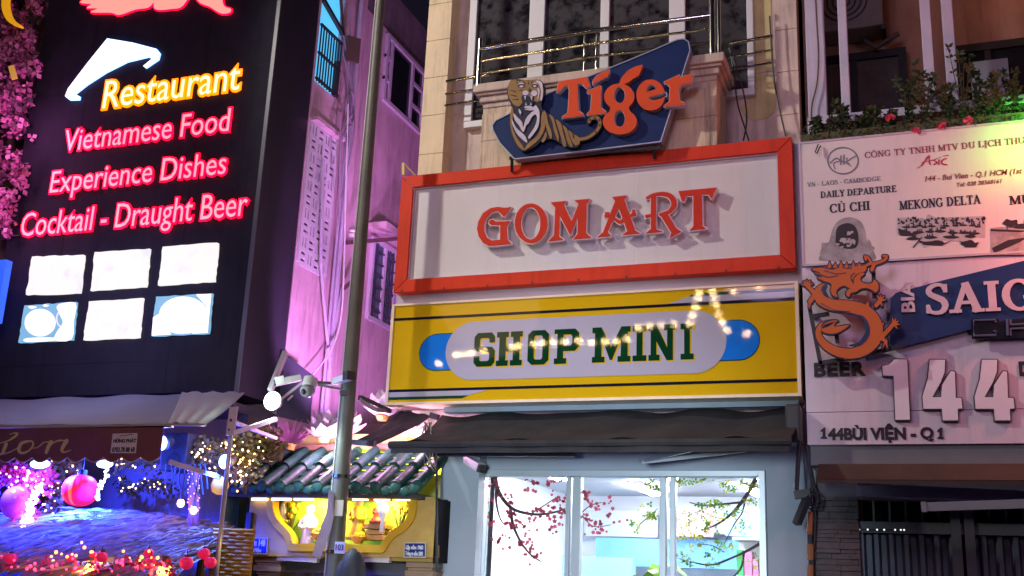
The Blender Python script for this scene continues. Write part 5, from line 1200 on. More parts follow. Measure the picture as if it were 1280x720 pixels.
# ------------------------------------------------------------------ alley gate with the lit shrine niche
Ga = thing('shrine_gate', 'alley gate with green tiled roof over a golden lit shrine niche', 'gate', (-5.6, 10, 0))
YG = 9.90
m_gold = mat('golden board', (.46, .29, .08), .5, var=.2, scale=3, bump=.08, spec=.1); m_brass = mat('gold moulding', (.75, .42, .03), .3, .4, emit=None)
face = [(313, 621), (545, 621), (545, 697), (307, 695)]
niche = smoothline([(338, 622), (337.5, 634), (340, 645), (346, 655), (354, 663), (360, 671), (363, 684)], 4)+smoothline([(478, 686), (484, 676), (492, 667), (503, 660), (512, 650), (516, 638), (517, 622)], 4)
FP, NP = pl(face, YG), pl(niche, YG)
MB().ext([FP], [NP], y0=YG, y1=YG+.08).build('front_panel', m_gold, Ga)
op = pl(niche, YG-.02); strip = stroke(op, .075, 8)
MB().ext([], [op], strip, y0=YG-.03, y1=YG+.09).build('niche_moulding', m_brass, Ga)
gx0_, gx1_ = FP[0][0], FP[1][0]; gz0, gz1 = FP[3][1], FP[0][1]
b = MB(); b.box(gx0_, gx1_, YG+.30, YG+.33, gz0, gz1+.02); b.build('niche_back', mat('apple green board', (.20, .42, .05), .5, var=.1), Ga)
b = MB(); b.box(gx0_, gx1_, YG+.08, YG+.30, gz0, gz0+.10); b.build('niche_floor', m_gold, Ga)
for xa_ in (gx0_-.03, gx1_+.005): MB().box(xa_, xa_+.025, YG, YG+.33, gz0, gz1).build('side_board', mat('dark gate side', (.010, .009, .010), .7, spec=.1), Ga)
# plaques
for q, lines in (([(307.5, 672), (334.5, 673), (333.5, 692.5), (307, 691.5)], (('Hẻm 148', .5, .42), ('Bùi Viện', .1, .26))), ([(505.5, 678.5), (532, 678.5), (532, 696.5), (505, 696.5)], (('Lập năm 1960', .55, .26), ('Trùng tu năm 2003', .14, .26)))):
    P = pl(q, YG-.02); o_ = MB().ext([P], y0=YG-.02, y1=YG-.001).build('plaque', mat('blue enamel', (.02, .03, .16), .35), Ga)
    x0, x1 = P[0][0]+.02, P[1][0]-.02; z0, z1 = min(p[1] for p in P), max(p[1] for p in P); b = MB()
    for s_, k, hgt in lines: text(b, s_, x0, x1 if s_[0] != 'B' else x1-.04, z0+(z1-z0)*k, (z1-z0)*hgt, YG-.026, .006, bold=.03)
    b.build('plaque_lettering', mat('white enamel', (.75, .75, .75), .4), o_); MB().ext([], [P], edges(P, .012), y0=YG-.022, y1=YG-.001).build('plaque_rim', mat('tan rim', (.5, .4, .25), .5), o_)
# niche lamps
b = MB(); g_tube = glow('warm tube', (1, .82, .62), 7)
for a, c in ((315, 334), (340, 364), (368, 392), (441, 460), (468, 487), (495, 512)): p, q = at(a, 624, 9.86), at(c, 624, 9.86); b.bar(p, q, .02)
b.build('lamp_tube', g_tube, Ga)
MB().bar(at(420, 624, 9.95), at(490, 625, 9.95), .025).build('red_cord', mat('red cord', (.6, .03, .03), .5), Ga)
lamp('niche_light', 'AREA', (-5.9, 10.05, 2.46), 34, (1, .62, .14), .3, (-5.9, 10.2, 1.9)); lamp('niche_light', 'AREA', (-5.1, 10.05, 2.46), 34, (1, .62, .14), .3, (-5.1, 10.2, 1.9))
lamp('niche_green_light', 'POINT', (-5.5, 10.36, 2.1), 2.2, (.6, 1, .15), .1)
# tiled roof
m_tile = mat('green glazed tile', (.018, .065, .048), .5, var=.5, scale=6, bump=.3, spec=.2)
random.seed(2)
y0e, z0e, y1e, z1e = 9.66, 2.52, 10.42, 2.99
b = MB(); x = -6.78; xs = []
while x < -4.45: xs.append(x); x += .2165
for x in xs:
    for k in range(2):
        f0, f1 = k/2, (k+1)/2+.02
        p, q = Vector((x, y0e+(y1e-y0e)*f0, z0e+(z1e-z0e)*f0+.035)), Vector((x, y0e+(y1e-y0e)*f1, z0e+(z1e-z0e)*f1+.015))
        b.tube([p, q], [.062, .052], 12)
for x, x2 in zip(xs[:-1], xs[1:]):
    for k in range(6):
        f0, f1 = k/6, (k+1)/6+.03
        b.hexa((x, y0e+(y1e-y0e)*f0, z0e+(z1e-z0e)*f0+.018), (x2, y0e+(y1e-y0e)*f0, z0e+(z1e-z0e)*f0+.018), (x2, y0e+(y1e-y0e)*f1, z0e+(z1e-z0e)*f1-.012), (x, y0e+(y1e-y0e)*f1, z0e+(z1e-z0e)*f1-.012), (0, 0, -.012))
for x in xs: b.ball((x, y0e-.005, z0e+.03), (.062, .02, .062), 10, 6)
for x, x2 in zip(xs[:-1], xs[1:]): b.ball(((x+x2)/2, y0e-.002, z0e-.005), (.06, .015, .045), 10, 6)
b.build('tiled_roof', m_tile, Ga, smooth=True)
MB().box(xs[0], xs[-1], y0e+.05, YG, z0e-.07, z0e-.02).box(xs[0], xs[-1], YG, y1e, 2.48, 2.5).build('eave_board', mat('dark eave', (.05, .04, .035), .7), Ga)
for xv in (xs[-1]+.03, xs[0]-.03): MB().tube([(xv, y0e-.02, z0e+.05), (xv, y1e+.02, z1e+.05)], .055, 12).build('verge_tile', m_tile, Ga, smooth=True)
b = MB(); b.hexa((-6.86, 9.7, 2.5), (-6.80, 9.9, 2.5), (-6.80, 9.9, 2.08), (-6.86, 9.7, 2.12), (.03, .0, 0)); b.build('hip_end', m_tile, Ga)
# lit wall and ledge above the roof
MB().box(-6.9, -4.55, 10.62, 10.70, 2.4, 3.22).build('gable_wall', mat('yellow plaster', (.72, .62, .22), .7, var=.08), Ga)
zb_ = at(450, 557, 10.3).z
MB().box(-6.95, -4.6, 10.42, 10.72, zb_-.03, zb_+.04).build('ledge', mat('brown ledge', (.22, .13, .08), .6), Ga, bevel=.01)
lamp('gable_light', 'AREA', (-5.75, 10.48, 2.9), 7, (.75, 1, .16), .5, (-5.75, 10.62, 3.05))
lamp('gable_light', 'AREA', (-5.0, 10.48, 2.9), 7, (.85, 1, .18), .5, (-5.0, 10.62, 3.05))
# columns
for xa, xb in ((322, 352), (511, 541)):
    a, c = at(xa, 705, 10.0).x, at(xb, 705, 10.0).x; cx = (a+c)/2; hw = (c-a)/2; b = MB(); z = gz0-.004
    for dz, k in ((.05, 1.12), (.03, 1.0), (.06, 1.16), (.03, .96), (.05, .86)): b.box(cx-hw*k, cx+hw*k, 9.98-hw*(k-1), 10.3+hw*(k-1), z-dz, z); z -= dz
    b.box(cx-hw*.7, cx+hw*.7, 10.02, 10.26, .117, z)
    b.build('column', mat('brown moulded column', (.30, .20, .11), .5, var=.15), Ga, bevel=.006)
b = MB(); b.box(-6.25, -4.75, 10.05, 10.2, gz0-.14, gz0-.02); b.build('lintel', mat('grey lintel beam', (.08, .075, .08), .7), Ga)
p, q = at(348, 697, 9.95), at(398, 700, 9.95); 
for p, q in ((p, q), (at(438, 698, 9.95), at(488, 700, 9.95))): MB().bar(p, q, .055).build('strip_light_housing', mat('cream metal', (.6, .5, .36), .5), Ga)
MB().box(-6.1, -4.8, 11.9, 12.0, .12, 2.4).build('alley_door', mat('brown door', (.20, .14, .09), .6, var=.2), None, 'brown door seen under the shrine gate at the end of the alley', 'door')
MB().box(-6.97, -4.75, 12.3, 12.5, 0, 3.6).build('alley_back_wall', mat('dim brown wall', (.22, .16, .15), .8), None, 'dim brown wall closing the alley behind the shrine gate', 'wall')
# statuettes and offerings
m_robe = mat('yellow robe', (.72, .45, .03), .5); m_skin = mat('painted skin', (.60, .36, .22), .5); m_wht = mat('white porcelain', (.78, .74, .66), .3); m_dred = mat('dark red paint', (.22, .03, .03), .5); m_yl = mat('marigold', (.75, .52, .02), .6); m_gl2 = mat('gilded base', (.42, .24, .06), .35, .3)
def statuette(px, py0, py1, lab, robe, head, kind):
    Yq = 10.08; base = at(px, py0, Yq); top = at(px, py1, Yq); h = top.z-base.z; t_ = thing('statuette', lab, 'statuette', base, 'statuettes in the shrine niche')
    if kind == 'stand': prof = [(.16*h, 0), (.20*h, .05*h), (.15*h, .3*h), (.17*h, .5*h), (.19*h, .68*h), (.10*h, .78*h), (.05*h, .80*h)]
    else: prof = [(.34*h, 0), (.36*h, .08*h), (.30*h, .18*h), (.20*h, .28*h), (.20*h, .45*h), (.22*h, .62*h), (.12*h, .74*h), (.06*h, .77*h)]
    MB().lathe(base, prof, 14).build('robe', robe, t_, smooth='all')
    hd = .105*h if kind == 'stand' else .12*h
    MB().ball(base+Vector((0, 0, .88*h)), (hd, hd, hd*1.25), 12, 10).build('head', head, t_, smooth='all')
    b = MB(); s_ = .2*h
    for sgn in (-1, 1): b.tube(smoothline([(base.x+sgn*s_*.9, base.y, base.z+.66*h), (base.x+sgn*s_*1.15, base.y-.06*h, base.z+.48*h), (base.x+sgn*s_*.25, base.y-.2*h, base.z+.46*h)], 4), .055*h, 7)
    b.build('sleeve', robe, t_, smooth='all')
    MB().ball(base+Vector((0, hd*.15, .93*h)), (hd*1.02, hd*1.0, hd*.85), 10, 8).build('hair', m_dark if head is m_skin else m_wht, t_, smooth='all')
    MB().box(base.x-.24*h, base.x+.24*h, base.y-.2*h, base.y+.2*h, base.z-.06*h, base.z).build('base', m_gl2, t_)
statuette(384, 683, 632, 'white headed statuette in a pale robe left of the pole', m_wht, m_wht, 'stand')
statuette(446, 672, 621, 'tall statuette in a golden robe right beside the pole', m_robe, m_skin, 'stand')
statuette(472, 655, 625, 'seated statuette in a dark red robe on a gilded stack', m_dred, m_skin, 'sit')
b = MB(); c = at(472, 668, 10.12)
for k, (dx, hh) in enumerate(((.12, .05), (.10, .045), (.13, .05))): b.box(c.x-dx, c.x+dx, c.y-.08, c.y+.08, c.z+.055*k-.06, c.z+.055*k-.06+hh)
b.build('gilded_pedestal', m_gl2, None, 'stacked gilded pedestal under the seated statuette', 'pedestal', bevel=.008)
c = at(478.5, 650, 9.98); MB().lathe(c, [(.03, -.12), (.02, 0), (.05, .06), (.055, .12), (.03, .17), (.01, .18)], 12).build('white_vase', m_wht, None, 'white round topped vase in front of the seated statuette', 'vase', smooth='all')
c = at(352, 660, 10.1); MB().lathe(c, [(.035, 0), (.05, .1), (.04, .2), (.03, .26)], 12).build('white_vase', m_wht, None, 'tall white vase at the left end of the shrine niche', 'vase', smooth='all')
def bouquet(px, py, lab, n, seed, r=.036, sx_=.09, sz_=.14):
    random.seed(seed); c = at(px, py, 10.1); t_ = thing('flower_bunch', lab, 'flowers', c, 'flowers in the shrine niche'); b = MB(); s_ = MB()
    for k in range(n):
        p = c+Vector((random.uniform(-sx_, sx_), random.uniform(-.05, .05), random.uniform(.02, 2*sz_))); b.ball(p, r*random.uniform(.7, 1.1), 8, 6); s_.tube([c+Vector((0, 0, -.1)), p], .005, 5)
    b.build('bloom', m_yl, t_, smooth='all'); s_.build('stem', m_stem, t_)
bouquet(364, 655, 'bunch of yellow ball flowers left in the shrine niche', 12, 1); bouquet(500, 652, 'bunch of small yellow flowers right in the shrine niche', 16, 2, .026)
for i, (px, py, m_, lab) in enumerate(((448, 676, m_yl, 'green yellow fruit bowl below the golden statuette'), (490, 676, m_dred, 'red box of offerings at the right end of the niche floor'), (398, 672, m_robe, 'golden offering pile next to the white headed statuette'))):
    c = at(px, py, 10.02); t_ = thing('offering', lab, 'offering', c, 'offerings in the shrine niche')
    MB().lathe(c, [(.03, -.03), (.06, 0), (.085, .04), (.08, .045)], 14).build('dish', m_gl2, t_)
    b = MB(); random.seed(i)
    for k in range(9): b.ball(c+Vector((random.uniform(-.05, .05), random.uniform(-.05, .05), random.uniform(.03, .09))), .03, 8, 6)
    b.build('fruit', m_, t_, smooth='all')
# lotus ornaments above the gate
m_lot = mat('pale pink petal', (.78, .60, .66), .5, var=.12)
def lotus(px, py, s_, seed, lab, Yq=10.25):
    random.seed(seed); c = at(px, py, Yq); t_ = thing('lotus_ornament', lab, 'ornament', c, 'lotus ornaments on the alley gate'); b = MB()
    for ring, (n, tilt, l) in enumerate(((9, .25, 1.0), (8, .6, 1.05), (7, 1.0, 1.0), (5, 1.3, .9))):
        for k in range(n):
            a = 6.283*k/n+ring*.35+random.uniform(-.1, .1); d = Vector((math.cos(a)*math.cos(tilt), .6*math.sin(a)*math.cos(tilt), math.sin(tilt))); sd = Vector((-math.sin(a), .6*math.cos(a), 0)).normalized()
            L_ = s_*l*random.uniform(.85, 1.1)
            def fn(u, v, d=d, sd=sd, L_=L_): return c+d*(L_*u)+sd*(L_*.36*math.sin(math.pi*min(1, u*.93+.07))**.8*(v-.5)*2*(1-.25*u))+Vector((0, 0, L_*(.25*u*u-.08*math.sin(math.pi*v))))
            b.grid(fn, 6, 4)
    b.build('petals', m_lot, t_, smooth='all'); MB().lathe(c-Vector((0, 0, .05)), [(s_*.2, 0), (s_*.3, .05), (s_*.15, .09)], 12).build('base', m_gl2, t_)
lotus(405, 548, .27, 1, 'big glowing pink lotus ornament left of the pole'); lotus(432, 543, .22, 2, 'smaller glowing pink lotus ornament touching the pole')
lotus(478, 520, .25, 3, 'glowing pink lotus ornament right of the pole above the black awning'); lotus(516, 548, .2, 4, 'glowing pink lotus ornament half hidden under the small black awning', 10.4)
lamp('lotus_light', 'POINT', at(408, 558, 10.1), 40, (1, .45, .9), .06); lamp('lotus_light', 'POINT', at(470, 545, 10.1), 26, (1, .45, .9), .06)
lamp('lotus_light', 'POINT', at(525, 552, 10.2), 14, (1, .5, .9), .06)
t_ = thing('feather_plant', 'magenta lit feathery plant beside the left lotus ornament', 'plant', at(362, 555, 10.15)); b = MB(); random.seed(9); c = at(362, 556, 10.15)
for k in range(70):
    a = random.uniform(.15, 3.0); d = Vector((math.cos(a), random.uniform(-.4, .3), math.sin(a))); l = random.uniform(.15, .34); s_ = Vector((-d.z, 0, d.x))*.012
    b.add([c-s_, c+s_, c+d*l*.6+s_*1.3+Vector((0, 0, -.01)), c+d*l, c+d*l*.6-s_*1.3], [(0, 1, 2, 3, 4)])
b.build('fronds', mat('magenta frond', (.52, .16, .36), .6), t_); MB().lathe(c-Vector((0, 0, .06)), [(.05, 0), (.07, .07)], 10).build('pot', m_gl2, t_)
# small black awning above the gate
sa = thing('small_awning', 'small slanted black awning above the right half of the shrine gate', 'awning', at(490, 540, 10))
c4 = [at(501, 513, 10.42), at(538, 519, 10.3), at(469, 555, 9.72), at(442, 553, 9.78)]
def sfn(u, v):
    p = c4[0].lerp(c4[1], v); q = c4[3].lerp(c4[2], v); r_ = p.lerp(q, u); r_.z -= .03*math.sin(math.pi*u)+.008*math.sin(14*v+5*u); return r_
b = MB().grid(sfn, 12, 10); b.grid(lambda u, v: sfn(u, v)-Vector((0, 0, .01)), 12, 10); b.build('canopy', m_black, sa, smooth='all')
MB().bar(c4[3], c4[2], .05).build('front_bar', m_dark, sa)
b = MB(); b.bar(c4[1], at(548, 522, 10.3), .06); b.build('mount', m_dark, sa)
w_ = thing('loose_wires', 'loose brown and black wires at the right end of the gate roof', 'wires', at(540, 570, 9.9)); random.seed(11)
for m_, n in ((m_dark, 4), (mat('tan wire', (.32, .22, .14), .6), 3)):
    b = MB()
    for k in range(n): b.tube(smoothline([tuple(at(538+random.uniform(-8, 8), 528, 9.85)), tuple(at(532+random.uniform(-6, 14), 552, 9.82)), tuple(at(536+random.uniform(-6, 10), 578, 9.8)), tuple(at(545, 588+random.uniform(-6, 4), 9.85)), tuple(at(541+random.uniform(-3, 3), 560, 9.9))], 5), .008, 5)
    b.build('wire', m_, w_)
MB().bar(at(546, 585, 9.85), at(546, 715, 9.85), .02).build('black_conduit', m_dark, None, 'thin black conduit down the right side of the shrine gate', 'conduit')
# ------------------------------------------------------------------ bar front under the signboard
BA = thing('bar_awning', 'blue grey bar awning with a maroon scalloped valance and yellow script', 'awning', (-8.4, 9.2, 2.9))
m_can = mat('blue grey canvas', (.20, .23, .30), .5, var=.15, scale=1.2, bump=.2, bscale=6)
fl0 = at(-60, 532, 8.4); fl1 = at(214, 531, 8.4); bk0 = at(-60, 502, 9.95); bk1 = at(229, 492, 9.95)
def cfn(a, c_, d, e, sag=.05):
    def fn(u, v):
        p = a.lerp(c_, v); q = d.lerp(e, v); r_ = p.lerp(q, u); r_.z -= sag*math.sin(math.pi*u)+.012*math.sin(22*v); return r_
    return fn
f1 = cfn(bk0, bk1, fl0, fl1)
b = MB().grid(f1, 10, 50); b.grid(lambda u, v: f1(u, v)-Vector((0, 0, .012)), 10, 50); b.build('canopy', m_can, BA, smooth='all')
f2 = cfn(bk1+Vector((-.02, 0, .02)), at(306, 490, 9.95), fl1+Vector((-.02, -.02, .02)), at(257, 530, 8.4), .02)
b = MB().grid(f2, 10, 12); b.grid(lambda u, v: f2(u, v)-Vector((0, 0, .012)), 10, 12); b.build('canopy_flap', mat('pale grey canvas', (.40, .42, .44), .5, var=.12, scale=3, bump=.3, bscale=8), BA, smooth='all')
MB().bar(at(-60, 533.5, 8.39), at(216, 532.5, 8.39), .03).bar(at(170, 531, 8.37), at(257, 531, 8.37), .022).build('front_bar', mat('bright bar', (.6, .6, .62), .3, .6), BA)
# scalloped valance
vx0, vx1 = at(-40, 550, 8.38).x, at(203, 550, 8.38).x; vt = at(100, 534, 8.38).z; vb = at(100, 572, 8.38).z
ns = 11; out = [(vx0, vt), (vx1, vt)]
sc = (vx1-vx0)/ns
for k in range(ns):
    xr = vx1-sc*k
    for j in range(9): t_ = j/8; out.append((xr-sc*t_, vb-.045*math.sin(math.pi*t_)))
b = MB(); b.ext([out], y0=8.375, y1=8.383)
val = b.build('valance', mat('maroon canvas', (.13, .045, .05), .7, var=.25, scale=2.5, bump=.5, bscale=5, bstretch=(2, 1, .6)), BA)
b = MB(); pts = out[2:]
b.ext(stroke(pts, .01, 6), y0=8.371, y1=8.376); b.build('piping', mat('pale piping', (.4, .3, .36), .6), val)
# script lettering (end of a word)
Zs = (6, 0, 500); YS = 8.372; P = []
for pts, ws in (([(-14, 330), (10, 320), (60, 305), (110, 275), (130, 252), (105, 248), (70, 258)], [5, 6, 9, 16, 14, 8, 4]), ([(45, 330), (30, 370), (14, 402), (-20, 410), (-30, 390)], [26, 24, 16, 8, 4]), ([(14, 405), (60, 395), (110, 372), (150, 345)], [9, 8, 7, 6]),
                ([(215, 308), (160, 325), (140, 375), (165, 398), (215, 380), (248, 335), (235, 308), (205, 312)], [16, 24, 26, 18, 10, 12, 12, 10]), ([(235, 360), (280, 355), (325, 318)], [6, 6, 7]),
                ([(385, 310), (365, 345), (345, 395)], [22, 26, 22]), ([(355, 365), (400, 320), (450, 300)], [6, 9, 12]), ([(500, 305), (478, 340), (462, 375), (480, 392), (530, 375)], [30, 28, 20, 12, 5]), ([(440, 305), (500, 302)], [10, 10]), ([(325, 318), (390, 310)], [6, 10])):
    q = smoothline(pts, 4); P += [pl(s_, YS, *Zs) for s_ in stroke(q, var(ws, 4), 6)]
MB().ext(P, y0=YS, y1=YS+.003).build('script_lettering', mat('yellow paint', (.52, .42, .14), .6), val)
q = [(845, 252), (1032, 248), (1018, 398), (828, 398)]; P = pl(q, YS, *Zs)
o_ = MB().ext([P], y0=YS, y1=YS+.003).build('phone_sticker', mat('grey sticker', (.46, .42, .44), .6), val)
b = MB()
def stick(s_, a, c, cap, bold): ptext(b, s_, (a[0]/6, a[1]/6+500), (c[0]/6, c[1]/6+500), cap/6, YS-.002, depth=.002, bold=bold)
stick('HÙNG PHÁT', (848, 320), (1020, 316), 26, .05); stick('0703.78 88 68', (838, 390), (1008, 386), 34, .04); b.build('sticker_lettering', m_ink, o_)
b = MB(); b.bar(at(150, 545, YS), at(166, 543, YS), .012, .004); b.build('sticker_mark', m_ink, o_)

# side frame of the awning
fr_ = thing('awning_post', 'thin steel post with a pierced white plate at the right end of the bar awning', 'post', at(280, 720, 8.5))
MB().tube([at(292, 512, 8.5), at(281, 615, 8.5), at(268, 740, 8.5)], .022, 8).build('post', mat('pale post', (.42, .42, .46), .4, .4), fr_, smooth='all')
a = [at(p[0], p[1], 8.45) for p in ((287, 509), (297, 508), (292, 544), (282, 544))]; MB().hexa(*a, (0, .015, 0)).build('plate', mat('pink white plate', (.55, .46, .54), .4), fr_)
MB().ball(at(288.5, 525, 8.44), .013, 8, 6).ball(at(286, 537, 8.44), .01, 8, 6).build('bolt_hole', m_dark, fr_)
b = MB(); b.bar(at(211, 577, 8.5), at(276, 597, 8.8), .045); b.bar(at(292, 541, 8.6), at(345, 524, 9.2), .04); b.bar(at(294, 528, 8.6), at(345, 548, 9.3), .03); b.build('strut', mat('pinkish steel', (.5, .42, .5), .4, .4), fr_)
# black loudspeaker and blue spots
sp = thing('loudspeaker', 'black loudspeaker hanging under the right end of the bar awning', 'loudspeaker', at(220, 590, 9.0))
a, c = at(205, 541, 9.0), at(230, 588, 9.0); MB().box(a.x, c.x, 9.0, 9.3, c.z, a.z).build('cabinet', m_dark, sp, bevel=.015)
b = MB(); x_ = (a.x+c.x)/2
for z in (c.z+.1, a.z-.09): b.tube([(x_, 9.0, z), (x_, 8.985, z)], [.075, .065], 16)
b.build('cone', mat('speaker cone', (.015, .015, .018), .8), sp)
g_blue = glow('blue white spot', (.20, .34, 1), 14)
spots = [((50, 580, 8.75), 'round blue white spot lamp under the script end of the valance', (.13, .045)), ((131, 580, 8.75), 'blue white spot lamp above the red lantern', (.10, .04)), ((203, 554, 8.7), 'blue white spot lamp on the loudspeaker\'s left edge', (.05, .07)), ((281, 577, 8.9), 'blue white spot lamp behind the awning post', (.065, .07))]
for i, ((px, py, Yq), lab, (rx, rz)) in enumerate(spots):
    c = at(px, py, Yq); t_ = thing('spot_lamp', lab, 'lamp', c, 'blue spot lamps of the bar')
    MB().ball(c, (rx, .03, rz), 14, 10).build('lens', g_blue, t_, smooth='all'); MB().tube([c+Vector((0, .02, 0)), c+Vector((0, .12, .04))], [rz, rz*.7], 12).build('housing', m_dark, t_)
    lamp('blue_spot_light', 'POINT', c+Vector((0, -.08, -.06)), (45, 60, 30, 60)[i], (.02, .08, 1), .05)
lamp('blue_thatch_light', 'SPOT', at(112, 585, 8.7), 2200, (.035, .13, 1), .04, at(105, 655, 8.9), 85, 1)
lamp('blue_thatch_light', 'SPOT', at(268, 582, 8.75), 1700, (.035, .13, 1), .04, at(245, 678, 8.7), 80, 1)
for x_ in (-9.1, -8.5, -7.85, -7.25): lamp('blue_wash_light', 'SPOT', (x_, 8.42, 2.60), 1400, (.004, .02, 1), .05, (x_, 8.72, 1.9), 125, .5)

lamp('blue_partition_light', 'SPOT', (-8.35, 9.3, 3.1), 420, (.012, .035, 1), .06, (-8.45, 10.6, 2.4), 62, .7)
# thatched roof of the bar counter
Th = thing('thatched_roof', 'shaggy straw thatched roof over the bar counter, lit blue', 'roof', (-7.9, 8.8, 1.5))
tx0_, tx1_ = -9.35, -6.25
def tz(x, y):
    v = (y-8.0)/1.3
    e = max(0, (x-tx0_))/(tx1_-tx0_)
    dome = .60*math.sin(math.pi*min(1, max(0, e))**.75)**.5 if 0 < e < 1 else 0
    return 1.66+.62*v-.10*v*v+.34*(dome-.45)
def tfn(u, v): x = tx0_+(tx1_-tx0_)*u; y = 8.0+1.35*v; return (x, y, tz(x, y))
b = MB().grid(tfn, 30, 16); m_str = mat('straw', (.42, .37, .32), .95, spec=0, var=.35, scale=9)
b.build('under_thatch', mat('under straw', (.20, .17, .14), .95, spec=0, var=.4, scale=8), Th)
random.seed(31); b = MB()
for k in range(9000):
    u, v = random.random(), random.random(); p = Vector(tfn(u, v)); p.z += random.uniform(.0, .05)
    d = Vector((-.45+random.gauss(0, .22), -.75+random.gauss(0, .12), -.30+random.gauss(0, .10))).normalized(); l = random.uniform(.2, .45)
    s_ = d.cross(Vector((0, 0, 1))).normalized()*random.uniform(.005, .011)
    m_ = p+d*l*.55+Vector((0, 0, .012)); b.add([p-s_, p+s_, m_+s_*.7, p+d*l-Vector((0, 0, .02)), m_-s_*.7], [(0, 1, 2, 3, 4)])
b.build('straw', m_str, Th)
b = MB()
for x in (-9.0, -8.0, -7.0, -6.5): b.tube([(x, 9.0, .117), (x, 9.0, 1.9)], .04, 8)
b.bar((-9.2, 9.0, 1.5), (-6.4, 9.0, 1.5), .06); b.build('frame', mat('dark bamboo', (.08, .05, .03), .6), Th)
# bar back wall, woven panel
MB().box(-11.5, -7.2, 10.55, 10.62, .12, 3.4).build('bar_partition', mat('purple brown boards', (.30, .19, .15), .6, var=.3, scale=2.5, bump=.4, bscale=10, bstretch=(4, 1, .1)), None, 'brown boarded partition behind the bar counter', 'partition')
wp_ = MB(); a, c = at(268, 662, 8.95), at(308, 740, 8.95)
for k in range(32):
    z = a.z-.033*k
    for j in range(5):
        x = a.x+(c.x-a.x)*j/5; dx = (c.x-a.x)/5; yo = .0 if (j+k) % 2 else .012; wp_.tube([(x-.008, 8.962, z), (x+dx*.3, 8.945+yo, z), (x+dx*.7, 8.945+yo, z), (x+dx+.008, 8.962, z)], .0168, 6)
wp_.box(a.x, c.x, 8.97, 9.0, z, a.z); wp_.build('woven_panel', mat('golden rattan', (.30, .17, .035), .8, var=.25, scale=12, spec=.05), None, 'golden woven rattan panel at the right end of the bar', 'panel')
lamp('rattan_light', 'POINT', at(300, 700, 8.5), 2.2, (1, .66, .2), .05)
MB().box(at(303, 690, 9.84).x, at(309, 690, 9.84).x, 9.84, 9.89, .12, 2.3).build('dark_post', mat('dark timber', (.05, .04, .035), .6), None, 'dark timber post between the rattan panel and the shrine gate', 'post')
# name strip on the thatch edge
nb = thing('bar_name_strip', 'clear strip with faint blue lettering hanging at the front edge of the thatch', 'sign', at(108, 716, 7.95))
a, c = at(73, 699, 7.95), at(143, 717, 7.95)
MB().ext([pl([(72, 700), (143, 696), (143, 716), (72, 718)], 7.95)], y0=7.95, y1=7.958).build('panel', mat('dim blue strip', (.05, .04, .20), .3), nb)
b = MB(); ptext(b, 'BUSS SAIGON', (75, 711), (140, 709.5), 8.5, 7.944, depth=.005, bold=.02, shear=.15); b.build('lettering', glow('pale blue letters', (.35, .38, 1), .8), nb)

# lanterns
m_lan = mat('red lantern silk', (.60, .012, .03), .6, emit=(1, .015, .03), es=.75, var=.1)
rl = thing('paper_lantern', 'round red lantern hanging below the maroon valance', 'lantern', at(100, 636, 8.6))
c = at(100, 613, 8.6); rr = .172
def lanfn(n):
    prof = [(max(.03, rr*math.sin(math.pi*i/14)**.8), -rr*.88*math.cos(math.pi*i/14)) for i in range(15)]
    b = MB(); N_ = 48; base = 0
    for r_, z in prof:
        for j in range(N_):
            t_ = 6.2832*j/N_; q = r_*(1-.03*(abs(math.sin(t_*7))**6)); b.v.append((c.x+q*math.cos(t_), c.y+q*math.sin(t_), c.z+z))
    for i in range(14):
        for j in range(N_): j2 = (j+1) % N_; b.f.append((i*N_+j, i*N_+j2, (i+1)*N_+j2, (i+1)*N_+j))
    return b
lanfn(1).build('shade', m_lan, rl, smooth='all')
b = MB(); a0 = R(-80)
b.grid(lambda u, v: (c.x+(rr*math.sin(math.pi*(.1+.8*u))**.8+.004)*math.cos(a0+.22*(v-.5)), c.y+(rr*math.sin(math.pi*(.1+.8*u))**.8+.004)*math.sin(a0+.22*(v-.5)), c.z+rr*.88*math.cos(math.pi*(.1+.8*u))), 12, 3); b.build('lit_seam', glow('orange seam', (1, .16, .05), 1.0), rl)
MB().tube([c+Vector((0, 0, rr*.85)), c+Vector((0, 0, rr*.85+.05))], .045, 10).tube([c+Vector((0, 0, .15)), c+Vector((0, .0, .5))], .005, 5).build('cap', m_dark, rl)
bl_ = thing('balloon', 'shiny pink balloon left of the red lantern', 'balloon', at(20, 648, 8.6)); c = at(20, 628, 8.6)
MB().ball(c, (.148, .148, .162), 20, 14).build('skin', mat('pink balloon', (.62, .07, .42), .12, emit=(.6, .04, .45), es=.18), bl_, smooth='all'); MB().tube([c-Vector((0, 0, .16)), c-Vector((0, 0, .185))], [.008, .02], 8).build('knot', mat('pink balloon', (.6, .06, .4), .2), bl_)
yl_ = thing('paper_lantern', 'small ribbed yellow lantern behind the awning post', 'lantern', at(275, 618, 9.0)); c = at(275, 607, 9.0)
MB().lathe(c, [(.03, -.085), (.07, -.06), (.088, 0), (.07, .06), (.03, .085)], 16).build('shade', mat('yellow lantern', (.6, .4, .05), .5, emit=(1, .5, .05), es=.35), yl_, smooth='all')
ords = ['leftmost', 'second', 'third', 'fourth', 'fifth', 'sixth', 'seventh', 'eighth', 'ninth', 'tenth']
m_sl = mat('small lantern silk', (.6, .01, .09), .5, emit=(1, .015, .12), es=.4)
ll_ = [(11, 707, .06), (24, 699, .055), (48, 705, .06), (83, 697, .04), (105, 694, .04), (137, 697, .05), (167, 690, .045), (183, 704, .055), (222, 703, .06)]
src = None
